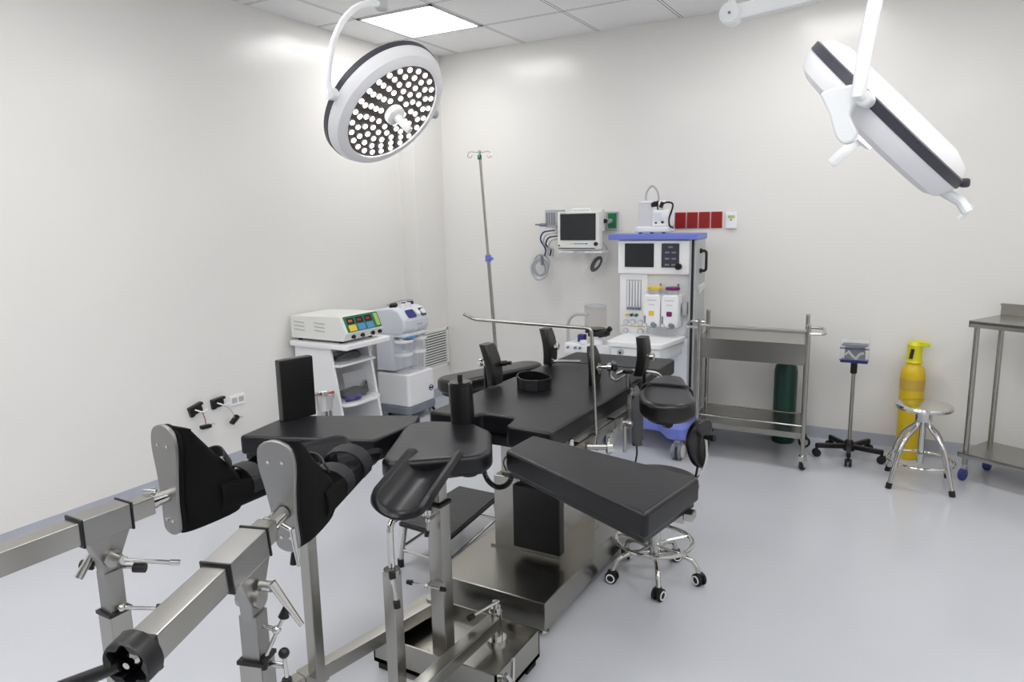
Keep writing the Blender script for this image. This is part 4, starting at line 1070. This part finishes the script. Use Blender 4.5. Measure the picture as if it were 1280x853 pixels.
G2 = gutter('calf_support', 'black curved calf support tray behind the right traction boot', (1.795, -2.90, .778), -.25, .0, .30, .093, .75, 72)
MB().bar((1.815, -3.0, .735), (1.80, -2.90, .758), .03, .02, bev=.003).build('mount_arm', M_BLACK, G2)

# traction units: beam, sleeve, knuckle, post, boot
def local_frame(o, y):
    y = V(y).normalized(); x = y.cross(V((0, 0, 1))).normalized(); z = x.cross(y)
    return axes(x, y, z, o)
def traction_unit(label, o, ydir, back, sleeve, post_t, post_drop, knobs, wheel, inner=.075):
    # o = centre of the far end of the square tube (towards the boot), ydir points to the boot
    t = thing('leg_traction_unit', label, 'traction arm', (o[0], o[1], 0), 'leg traction arms')
    F = local_frame(o, ydir)
    P = lambda x, y, z: F @ V((x, y, z))
    MB().bar(P(0, -inner - .02, 0), P(0, 0, 0), .044, .044, bev=.003).build('inner_tube', M_STEEL, t)
    a, b = sleeve
    MB().bar(P(0, -b, 0), P(0, -a, 0), .060, .060, bev=.003).build('sleeve', M_DULL, t)
    MB().bar(P(0, -a - .0005, 0), P(0, -a + .004, 0), .064, .064).bar(P(0, -b - .004, 0), P(0, -b + .0005, 0), .064, .064).build('seal_ring', M_BLACK, t)
    MB().bar(P(0, -back, 0), P(0, -b + .01, 0), .052, .052, bev=.003).build('outer_tube', M_STEEL, t)
    # spindle to the boot
    MB().cyl(P(0, -.01, .004), P(0, .055, .004), .0175).cyl(P(0, .0, .004), P(0, .012, .004), .020).build('spindle', M_CHROME, t)
    # web plate under the sleeve and post
    pt = post_t
    Pz = P(knobs, -pt, -.03)
    wb = axes((F.to_3x3() @ V((0, 1, 0))), V((0, 0, 1)), (F.to_3x3() @ V((1, 0, 0))), Pz)
    MB().prism([(-.05, .005), (.055, .005), (.024, -.06), (.02, -.095), (-.02, -.095), (-.024, -.06)], -.014, .014, wb, bev=.003).build('web_plate', M_DULL, t)
    c = Pz + V((0, 0, -.055)); xa = F.to_3x3() @ V((1, 0, 0))
    MB().cyl(c - xa * .024, c + xa * .024, .02, seg=24).build('knuckle', M_STEEL, t)
    p0 = Pz + V((0, 0, -.085)); p1 = p0 + V((0, 0, -.10)); p2 = V((p0.x, p0.y, post_drop))
    ya = F.to_3x3() @ V((0, 1, 0)); ya.z = 0; ya.normalize()
    MB().bar(p0, p1 + V((0, 0, -.04)), .040, .040, bev=.003, up=ya).build('inner_post', M_DULL, t)
    MB().bar(p1, p2, .050, .050, bev=.003, up=ya).build('outer_post', M_STEEL, t)
    MB().bar(p1 + V((0, 0, -.004)), p1 + V((0, 0, .004)), .055, .055, up=ya).build('post_collar', M_BLACK, t)
    return t, F, P, p0, p1, xa, ya
T1, F1, PP1, p0, p1, xa, ya = traction_unit('left traction unit, square steel beam without a handwheel, nearer the left wall', (1.735, -3.405, .848), (0, 1, 0), .75, (.064, .172), .112, .03, 0.0, False)
# handles of the left arm
c = PP1(0, -.105, -.085)
h = MB().cyl(c + xa * .02, c + xa * .05, .010).cyl(c + xa * .045, c + xa * .045 + V((.055, .075, -.028)), .005, seg=10).cyl(c + xa * .045 + V((.055, .075, -.028)), c + xa * .045 + V((.067, .092, -.034)), .007).build('clamp_handle', M_CHROME, T1)
h = MB().cyl(c - xa * .02, c - xa * .05, .012).cyl(c - xa * .045 + V((0, 0, .02)), c - xa * .05 + V((-.0, -.05, -.045)), .008, r2=.010, seg=12).build('clamp_handle', M_CHROME, T1)
h = MB().cyl(p0 + V((-.055, -.01, -.0)), p0 + V((.05, .035, -.0)), .0045, seg=10).build('locking_pin', M_CHROME, T1)
MB().cyl(p0 + V((-.075, -.02, .002)), p0 + V((-.05, -.008, 0)), .011, seg=14).cyl(p0 + V((.045, .03, -.0)), p0 + V((.067, .044, -.002)), .011, seg=14).build('handle_cap', M_BLACK, h)
h = MB().ball(p1 + V((.03, .0, .012)), .009).cyl(p1 + V((.03, 0, .012)), p1 + V((.08, .05, -.002)), .0045, seg=10).build('locking_pin', M_CHROME, T1)
MB().cyl(p1 + V((.08, .05, -.002)), p1 + V((.096, .066, -.006)), .0105, seg=14).build('handle_cap', M_BLACK, h)

yR = V((2.130, -3.375, .872)) - V((2.243, -3.752, .828))
T2, F2, PP2, p0, p1, xa, ya = traction_unit('right traction unit, square steel beam ending in a black handwheel', (2.137, -3.40, .868), yR, .375, (.05, .175), .108, .03, .018, True)
c = PP2(0.018, -.108, -.06)
h = MB().cyl(c + xa * .02, c + xa * .045, .011).cyl(c + xa * .045 + V((0, 0, .008)), c + xa * .075 + V((.015, .02, -.085)), .009, r2=.0055, seg=12).build('clamp_handle', M_CHROME, T2)
h = MB().cyl(p0 + xa * .02 + V((0, 0, -.03)), p0 + xa * .05 + V((0, 0, -.035)), .005).ball(p0 + xa * .05 + V((0, 0, -.035)), .009).cyl(p0 + xa * .055 + V((.005, .01, -.01)), p0 + xa * .03 + V((0, -.01, -.09)), .004).build('locking_pin', M_CHROME, T2)
MB().cyl(p0 + xa * .055 + V((.005, .01, -.01)), p0 + xa * .058 + V((.006, .012, .012)), .011, r2=.004).cyl(p0 + xa * .03 + V((0, -.01, -.09)), p0 + xa * .024 + V((-.001, -.014, -.112)), .0095, r2=.0115).build('handle_cap', M_BLACK, h)
h = MB().cyl(p1 + xa * .025 + V((0, 0, -.012)), p1 + xa * .06 + V((0, 0, -.012)), .006).cyl(p1 + xa * .062 + V((0, 0, .012)), p1 + xa * .064 + V((0, 0, -.04)), .004).build('locking_pin', M_CHROME, T2)
MB().ball(p1 + xa * .062 + V((0, 0, .016)), .011).cyl(p1 + xa * .064 + V((0, 0, -.04)), p1 + xa * .064 + V((0, 0, -.06)), .010, seg=14).build('handle_cap', M_BLACK, h)
# boot spindle lever on right arm
h = MB().cyl(PP2(.0, .03, .0), PP2(.035, .03, -.02), .005).cyl(PP2(.035, .03, -.015), PP2(.045, .02, -.10), .007, r2=.004).build('spindle_lever', M_CHROME, T2)
MB().cyl(PP2(.03, .03, -.075), PP2(.03, .03, -.10), .005, r2=.011).build('handle_cap', M_BLACK, h)
h = MB().cyl(PP1(-.0, .012, .02), PP1(.0, .012, .036), .005).cyl(PP1(-.02, .0, .03), PP1(.012, .012, .03), .004).build('spindle_lever', M_CHROME, T1)
# handwheel
wc = PP2(0, -.375, 0)
n = F2.to_3x3() @ V((0, -1, 0))
pr = []
for k in range(48):
    a = 2 * PI * k / 48; rr = .043
    pr.append((rr * math.cos(a), rr * math.sin(a)))
hm = frame_z(n); hm = Matrix.Translation(wc) @ hm
lobes = [((.033 - .005 * math.cos(6 * 2 * PI * k / 48)) * math.cos(2 * PI * k / 48), (.033 - .005 * math.cos(6 * 2 * PI * k / 48)) * math.sin(2 * PI * k / 48)) for k in range(48)]
g = MB()
def ringv(r_list, z): return [hm @ V((x, y, z)) for x, y in r_list]
sc = lambda L, s: [(x * s, y * s) for x, y in L]
g.rings([ringv(lobes, .004), ringv(lobes, .036), ringv(sc(pr, .95), .038), ringv(pr, .034), ringv(pr, .004), ringv(sc(pr, .9), .0)], closed=False)
g.build('handwheel', M_BLACK, T2)
MB().bar(wc + n * -.004, wc + n * .004, .062, .062).build('end_cap', M_BLACK, T2)
MB().lathe([(0, .0), (.012, .0), (.012, .02), (.006, .024), (.006, .036), (0, .037)], wc, n, seg=16).build('wheel_hub', M_CHROME, T2)
g = MB()
q0 = hm @ V((.0, .026, .03)); 
MB().cyl(wc + n * .03 + V((-.02, -.0, -.008)), wc + n * .055 + V((-.115, -.03, -.045)), .010, r2=.013, seg=16, bev=.002).build('crank_grip', M_BLACK, T2)

# boots
def boot(label, F, yoff, twist=1.0):
    o = F @ V((0, yoff, .008))
    yv = F.to_3x3() @ V((0, 1, 0)); 
    B = local_frame(o, yv) @ Matrix.Scale(twist, 4)
    t = thing('traction_boot', label, 'traction boot', tuple(o), 'leather traction boots')
    BASE[t.name] = (V(o), 0.0)
    # sole outline in the x-z plane (toe up)
    out = []
    ctrl = [(-.031, -.075), (-.026, -.10), (0, -.11), (.026, -.10), (.031, -.075), (.031, -.02), (.038, .05), (.046, .10), (.047, .135), (.036, .165), (0, .178), (-.036, .165), (-.047, .135), (-.046, .10), (-.038, .05), (-.031, -.02)]
    P3 = [V((x, z, 0)) for x, z in ctrl]; L = P3 + [P3[0]]
    pts = []
    n_ = len(P3)
    for i in range(n_):
        q0, q1, q2, q3 = P3[i - 1], P3[i], P3[(i + 1) % n_], P3[(i + 2) % n_]
        for k in range(3):
            u = k / 3; v = .5 * ((2 * q1) + (-q0 + q2) * u + (2 * q0 - 5 * q1 + 4 * q2 - q3) * u * u + (-q0 + 3 * q1 - 3 * q2 + q3) * u ** 3); pts.append((v.x, v.y))
    SM = B @ axes((1, 0, 0), (0, 0, 1), (0, -1, 0), (0, 0, 0))
    MB().prism(pts, -.010, .0, SM, bev=.0015, seg=1).build('sole_plate', M_DULL, t)
    MB().prism([(x * .97, z * .985) for x, z in pts], -.024, -.0095, SM, bev=.002, seg=1).build('inner_sole', M_CLOTH, t)
    g = MB()
    for x, z in ((-.018, .125), (.018, .125), (-.012, -.07), (.012, -.07)):
        q = B @ V((x, 0, z)); g.cyl(q, q - yv * .003, .004, seg=10)
    g.build('sole_rivet', M_CHROME, t)
    # foot part: rings along z (from heel to toe), tapering in depth
    rs = []
    for z, d, w, sx_ in ((-.112, .16, .024, 0), (-.108, .20, .034, 0), (-.09, .215, .040, 0), (-.05, .215, .042, 0), (-.01, .20, .042, 0), (.03, .168, .042, 0), (.07, .132, .043, 0), (.11, .098, .046, 0), (.14, .072, .047, 0), (.155, .06, .045, 0)):
        ring_ = []
        for k in range(20):
            a = 2 * PI * k / 20; cx_ = math.cos(a); sy_ = math.sin(a)
            x = w * (abs(cx_) ** .7) * (1 if cx_ >= 0 else -1); y = .020 + (d - .02) * (.5 + .5 * (abs(sy_) ** .75) * (1 if sy_ >= 0 else -1))
            ring_.append(B @ V((x, y, z)))
        rs.append(ring_)
    g = MB(); g.rings(rs)
    g.build('foot_upper', M_CLOTH, t)
    # open toe collar
    rows = []
    for k in range(20):
        a = 2 * PI * k / 20; cx_, sy_ = math.cos(a), math.sin(a)
        x = .043 * cx_; y = .038 + .026 * sy_
        rows.append([B @ V((x, y, .125)), B @ V((x * 1.1, y * 1.04, .163 - .010 * (sy_))), B @ V((x * .9, y, .163 - .010 * sy_)), B @ V((x * .85, y, .13))])
    MB().rings(rows, closed=True).build('toe_opening', M_CLOTH, t)
    # calf gutter
    rows_o, rows_i = [], []
    loops = []
    for i in range(10):
        u = i / 9; y = .12 + .25 * u; zc = -.042 + .008 * u; R = .053 + .005 * u
        spread = math.radians(118 - 20 * min(1, max(0, (u - .1) * 2)))
        oo = [B @ V((R * math.sin(a), y, zc - R * math.cos(a) * 1.25)) for a in [(-1 + 2 * j / 16) * spread for j in range(17)]]
        ii = [B @ V(((R - .010) * math.sin(a), y, zc - (R - .010) * math.cos(a) * 1.2)) for a in [(-1 + 2 * j / 16) * spread for j in range(17)]]
        loops.append(oo + list(reversed(ii)))
    MB().rings(loops).build('calf_shell', M_CLOTH, t)
    # straps over the calf and the instep
    for y, wv, rz, lift in ((.225, .045, .056, -.004), (.325, .050, .060, .0)):
        lp = []
        for j in range(13):
            a = math.radians(-115 + 230 * j / 12)
            c_ = V((rz * math.sin(a), 0, -.050 + (rz + lift) * math.cos(a) * .92 + .006))
            nrm = V((math.sin(a), 0, math.cos(a)))
            sl = .012 * math.sin(a)
            lp.append([B @ (V((0, y - wv / 2 + sl, 0)) + c_), B @ (V((0, y + wv / 2 + sl, 0)) + c_), B @ (V((0, y + wv / 2 + sl, 0)) + c_ + nrm * .004), B @ (V((0, y - wv / 2 + sl, 0)) + c_ + nrm * .004)])
        MB().rings(lp).build('strap', M_STRAP, t)
    lp = []
    for j in range(11):
        a = math.radians(-70 + 140 * j / 10)
        base_ = V((.045 * math.sin(a), .135 + .03 * math.cos(a), .06 - .03 * (1 - math.cos(a)))); dn = V((0, .75, -.66))
        wv = .04
        s_ = V((0, -.5, .86)) * wv * .5; nn_ = V((math.sin(a), math.cos(a) * .8, math.cos(a) * .5)) * .004
        lp.append([B @ (base_ - s_), B @ (base_ + s_), B @ (base_ + s_ + nn_), B @ (base_ - s_ + nn_)])
    MB().rings(lp).build('instep_strap', M_STRAP, t)
    return t
boot('left black traction boot with a steel sole plate, in front of the left wall boxes', F1, .048, .975)
boot('right black traction boot with a steel sole plate, near the black calf tray', F2, .058, .93)

# ------------------------------------------------------------------ step stool
t = thing('step_stool', 'low step stool with ribbed black mat beside the operating table base', 'step stool', (1.51, -1.85, 0))
MB().prism(round_poly([(1.385, -2.085), (1.675, -2.10), (1.625, -1.60), (1.38, -1.60)], .015, 3), .185, .2, bev=.003).build('step_tray', M_BLACK, t)
MB().prism([(1.395, -2.075), (1.665, -2.09), (1.615, -1.61), (1.39, -1.61)], .2, .2045).build('rubber_mat', M_RIB, t)
for x, y, fx, fy in ((1.41, -2.065, 1.395, -2.09), (1.645, -2.075, 1.665, -2.10), (1.40, -1.63, 1.385, -1.60), (1.60, -1.63, 1.62, -1.60)):
    lg = MB().tube([(x, y, .185), (fx, fy, .02)], .011, 12).build('leg', M_CHROME, t)
    MB().cyl((fx, fy, 0), (fx, fy, .035), .014).build('rubber_foot', M_RUBBER, lg)
for p, q in (((1.40, -2.08, .075), (1.66, -2.09, .075)), ((1.39, -1.61, .075), (1.615, -1.61, .075)), ((1.40, -2.08, .09), (1.39, -1.61, .09)), ((1.66, -2.09, .09), (1.615, -1.61, .09))):
    MB().tube([p, q], .0075, 10).build('cross_bar', M_CHROME, t)

# ------------------------------------------------------------------ swivel stool
t = thing('swivel_stool', 'black swivel stool with backrest and chrome five-castor base, under the right leg plate', 'stool', (2.40, -1.67, 0))
cx, cy = 2.405, -1.665
MB().lathe([(0, .395), (.15, .395), (.165, .405), (.172, .425), (.165, .445), (.14, .455), (0, .458)], (cx + .01, cy - .02, 0), seg=40).build('seat', M_VINYL2, t)
MB().cyl((cx, cy, .10), (cx, cy, .25), .026).cyl((cx, cy, .24), (cx, cy, .395), .014).cyl((cx, cy, .09), (cx, cy, .11), .032).build('gas_lift', M_CHROME, t)
MB().ring((cx, cy, .165), .155, .009, seg=48, ts=10).build('foot_ring', M_CHROME, t)
g = MB()
for k in range(5):
    a = math.radians(-66 + 72 * k + 36)
    g.tube([(cx, cy, .15), (cx + .155 * math.cos(a), cy + .155 * math.sin(a), .163)], .006, 8)
g.build('ring_spoke', M_CHROME, t)
for k in range(5):
    a = math.radians(-66 + 72 * k); dx, dy = math.cos(a), math.sin(a)
    lg = MB().tube([(cx + dx * .02, cy + dy * .02, .115), (cx + dx * .09, cy + dy * .09, .125), (cx + dx * .165, cy + dy * .165, .10), (cx + dx * .185, cy + dy * .185, .05)], .0105, 12, fil=.04).build('leg', M_CHROME, t)
    q = V((cx + dx * .187, cy + dy * .187, .026)); nrm = V((math.cos(a + .9), math.sin(a + .9), 0))
    cs = MB().box(q + V((0, 0, .012)), (.03, .03, .036), rot=(0, 0, a), bev=.006).build('caster', M_BLACK, t)
    g = MB()
    for s in (-1, 1): g.cyl(q + nrm * s * .006, q + nrm * s * .020, .026, seg=22, bev=.003)
    g.build('wheel', M_RUBBER, cs)
    g = MB()
    for s in (-1, 1): g.lathe([(.014, .0), (.019, 0), (.019, .003), (.014, .003)], q + nrm * s * (.020 if s > 0 else .020), nrm * s, seg=22)
    g.build('wheel_trim', M_WHITE2, cs)
# backrest
bc = V((2.572, -1.60, .59))
ax_n = V((-.80, .25, 0)).normalized(); ax_s = V((0, 0, 1)).cross(ax_n).normalized()
rs = []
for k in range(21):
    u = .5 - .5 * math.cos(PI * k / 20); z = -.10 + .20 * u; wv = .085 * math.sqrt(max(.02, 1 - (2 * u - 1) ** 4)) * (.5 + .5 * min(1, u * 1.7)); off = .012 * math.sin(u * PI)
    rs.append([bc + ax_n * (off + x) + ax_s * (y * wv / .05) + V((0, 0, z)) for x, y in rrect(-.016, -.05, .016, .05, .014, 4)])
g = MB().rings(rs); g.build('backrest', M_VINYL2, t)
MB().tube([bc - ax_n * .018 + V((0, 0, .03)), bc - ax_n * .03 + V((0, 0, -.05)), (2.575, -1.61, .45), (2.50, -1.65, .385), (2.42, -1.665, .385)], .008, 10, fil=.04).build('back_stem', M_CHROME, t)
MB().tube([bc + ax_s * .02 + V((0, 0, -.09)), (2.555, -1.625, .42)], .005, 8).build('tension_rod', M_BLACK, t)
MB().cyl(bc - ax_n * .015 + V((0, 0, .03)), bc - ax_n * .06 + V((0, 0, .035)), .008, r2=.014).build('adjust_knob', M_BLACK, t)

# ------------------------------------------------------------------ surgical lamps
def lamp(name, label, c, n, e, RAD):
    c, n, e = V(c), V(n).normalized(), V(e).normalized()
    e = (e - n * e.dot(n)).normalized(); b = n.cross(e)
    t = thing(name, label, 'surgical lamp', tuple(c), 'ceiling surgical lamps')
    LR = RAD
    # local z = light direction
    L = axes(e, b, n, c)
    def lat(prof, nm, m, par=None, seg=80): return MB().lathe(prof, c, n, seg).build(nm, m, par or t)
    Q = LR * .79
    lat([(Q, .048), (Q + .012, .049), (LR * .93, .037), (LR - .004, .010), (LR - .003, -.004), (LR - .02, -.004), (Q, .034)], 'front_ring', M_WHITE)
    lat([(LR - .006, -.003), (LR, -.005), (LR + .001, -.026), (LR - .008, -.029), (LR - .028, -.02)], 'rim_band', M_DARKRIM)
    lat([(0, -.066), (LR * .72, -.064), (LR * .9, -.050), (LR - .008, -.029), (LR - .02, -.018), (0, -.018)], 'rear_shell', M_WHITE)
    lat([(0, .030), (Q + .002, .030), (Q + .002, .040), (0, .040)], 'led_plate', M_LEDPLATE)
    first = None
    for R, N, ph in ((.31, 8, 0), (.46, 13, .2), (.61, 17, .1), (.76, 20, .25), (.90, 25, 0)):
        R *= Q
        for k in range(N):
            a = 2 * PI * k / N + ph
            off = e * R * math.cos(a) + b * R * math.sin(a)
            if first is None:
                first = MB().lathe([(0, .0405), (.0100, .0405), (.0100, .044), (.0085, .0455), (0, .046)], c, n, 14).build('led_lens', M_LED, t); o = first
            else:
                o = first.copy(); COL.objects.link(o); o.parent = t
            o.location = off
    hd = lat([(0, .040), (.038, .040), (.041, .046), (.040, .066), (.030, .072), (0, .072)], 'handle_mount', M_WHITE, seg=32)
    MB().lathe([(0, .070), (.017, .070), (.015, .088), (.0145, .148), (.010, .155), (0, .155)], c, n, 20).build('sterile_handle', M_WHITE2, hd)
    return t, c, n, e, b
L1, c, n, e, b = lamp('surgical_lamp', 'lit round surgical lamp with many white LEDs hanging at the left', (1.422, -2.072, 1.948), (.74, -.03, -.67), (.03, 1, 0), .268)
MB().cyl(c + e * .26 - n * .01, c + e * .325 - n * .01, .019, bev=.003).build('side_handle', M_LGREY, L1)
MB().cyl(c + e * .25 - n * .01, c + e * .275 - n * .01, .022).build('handle_base', M_DARKRIM, L1)
MB().cyl(c - e * .26 - n * .015, c - e * .30 - n * .01, .022).build('pivot', M_WHITE2, L1)
arc = [c - e * .295 + V((0, 0, -.01))]
hz = V((e.x, e.y, 0)).normalized()
for k in range(1, 13):
    a = PI / 2 * k / 12; arc.append(c - hz * .31 * math.cos(a) + V((0, 0, .375 * math.sin(a))))
MB().tube(arc, .0115, 12).build('arc_arm', M_WHITE, L1)
MB().cyl(c + V((0, 0, .355)), c + V((0, 0, .47)), .024, bev=.004).cyl(c + V((0, 0, .46)), V((c.x, c.y, H)), .018).cyl((c.x, c.y, H - .04), (c.x, c.y, H), .07, bev=.01).build('drop_tube', M_LGREY, L1)
arc = []
for k in range(13):
    a = PI * k / 12; arc.append(c - e * .25 * math.cos(a) - n * (.03 + .05 * math.sin(a)))
MB().tube(arc, .008, 8).build('rear_yoke', M_WHITE, L1)

L2, c, n, e, b = lamp('surgical_lamp', 'white surgical lamp seen edge-on above the instrument trolley side of the room', (3.180, -2.273, 1.732), (-.73, .06, -.68), (-.12, -.99, 0), .252)
piv = c + e * .285 - n * .012
hz = V((e.x, e.y, 0)).normalized()
MB().cyl(c + e * .25 - n * .012, piv + e * .02, .017, bev=.003).build('pivot', M_WHITE2, L2)
arc = [piv + V((0, 0, .0))]
for k in range(0, 13):
    a = PI / 2 * k / 12; arc.append(V((c.x, c.y, c.z)) + hz * .31 * math.cos(a) + V((.03 * math.sin(a), 0, .02 + .40 * math.sin(a))))
MB().tube(arc, .0155, 12).build('arc_arm', M_WHITE, L2)
tp_ = arc[-1]
MB().cyl(tp_ + V((0, 0, -.015)), V((tp_.x, tp_.y, H)), .022).cyl((tp_.x, tp_.y, H - .04), (tp_.x, tp_.y, H), .07, bev=.01).build('drop_tube', M_WHITE2, L2)
rr = hz.cross(V((0, 0, 1))); rr = -rr if rr.x < 0 else rr
br = axes(rr, V((0, 0, 1)), rr.cross(V((0, 0, 1))), piv)
MB().prism(round_poly([(-.093, .02), (-.071, .029), (-.011, .033), (.006, .015), (-.018, -.013), (-.028, -.033), (-.009, -.073), (-.014, -.09), (-.036, -.097), (-.053, -.08), (-.071, -.024)], .010), -.014, .014, br, bev=.005).build('joint_bracket', M_WHITE2, L2)
edge = -b if (-b).z < 0 else b
ex = c + edge * .262 - n * .005
MB().tube([c + edge * .22 + n * .022, ex + edge * .02 + n * .012, ex + edge * .05 + n * .018], .013, 10).cyl(ex + edge * .045 + n * .0, ex + edge * .05 + n * .04, .006).build('edge_handle', M_WHITE2, L2)
MB().box(ex - n * .022 - edge * .008, (.022, .022, .022), bev=.006).build('rim_latch', M_DARKRIM, L2)

t = thing('ceiling_spring_arm', 'white jointed ceiling arm crossing the top edge between the two lamps', 'ceiling arm', (2.53, -1.12, 2.36))
A, B_ = V((2.525, -1.115, 2.335)), V((3.35, -.80, 2.50))
MB().bar(A, B_, .05, .065, bev=.012).build('arm_beam', M_WHITE2, t)
MB().cyl(A + V((0, -.035, .0)), A + V((0, .035, 0)), .045, seg=24, bev=.006).build('elbow_joint', M_WHITE2, t)
MB().cyl(A + V((0, 0, .03)), (A.x, A.y, H), .016).build('hanger_tube', M_WHITE, t)
MB().cyl((A.x + .0, A.y - .036, A.z), (A.x, A.y - .04, A.z), .006).build('joint_screw', M_GREY, t)
MB().cyl(B_ - V((0, 0, .06)), (B_.x, B_.y, H), .05, seg=24).cyl((B_.x, B_.y, H - .05), (B_.x, B_.y, H), .11, bev=.015).build('ceiling_mount', M_WHITE2, t)

# ------------------------------------------------------------------ camera, world, view
f, yaw, pitch, roll = 886.074145, .522682177, .170941297, -.0199470656
Fv = V((-math.sin(yaw) * math.cos(pitch), math.cos(yaw) * math.cos(pitch), -math.sin(pitch)))
Rv = V((math.cos(yaw), math.sin(yaw), 0)); Uv = Rv.cross(Fv)
R2 = Rv * math.cos(roll) + Uv * math.sin(roll); U2 = -Rv * math.sin(roll) + Uv * math.cos(roll)
cam = bpy.data.cameras.new('camera'); co = bpy.data.objects.new('camera', cam); COL.objects.link(co)
co.matrix_world = axes(R2, U2, -Fv, V((3.28980695, -4.35865259, 1.50076372)))
cam.sensor_width = 36; cam.lens = f * 36 / 1280; cam.clip_start = .02
bpy.context.scene.camera = co
w = bpy.data.worlds.new('world'); bpy.context.scene.world = w; w.use_nodes = True
w.node_tree.nodes['Background'].inputs[0].default_value = (.9, .95, 1, 1); w.node_tree.nodes['Background'].inputs[1].default_value = .3
vs = bpy.context.scene.view_settings
vs.view_transform = 'Standard'; vs.look = 'None'; vs.gamma = 1; vs.use_curve_mapping = False; vs.exposure = 1.45
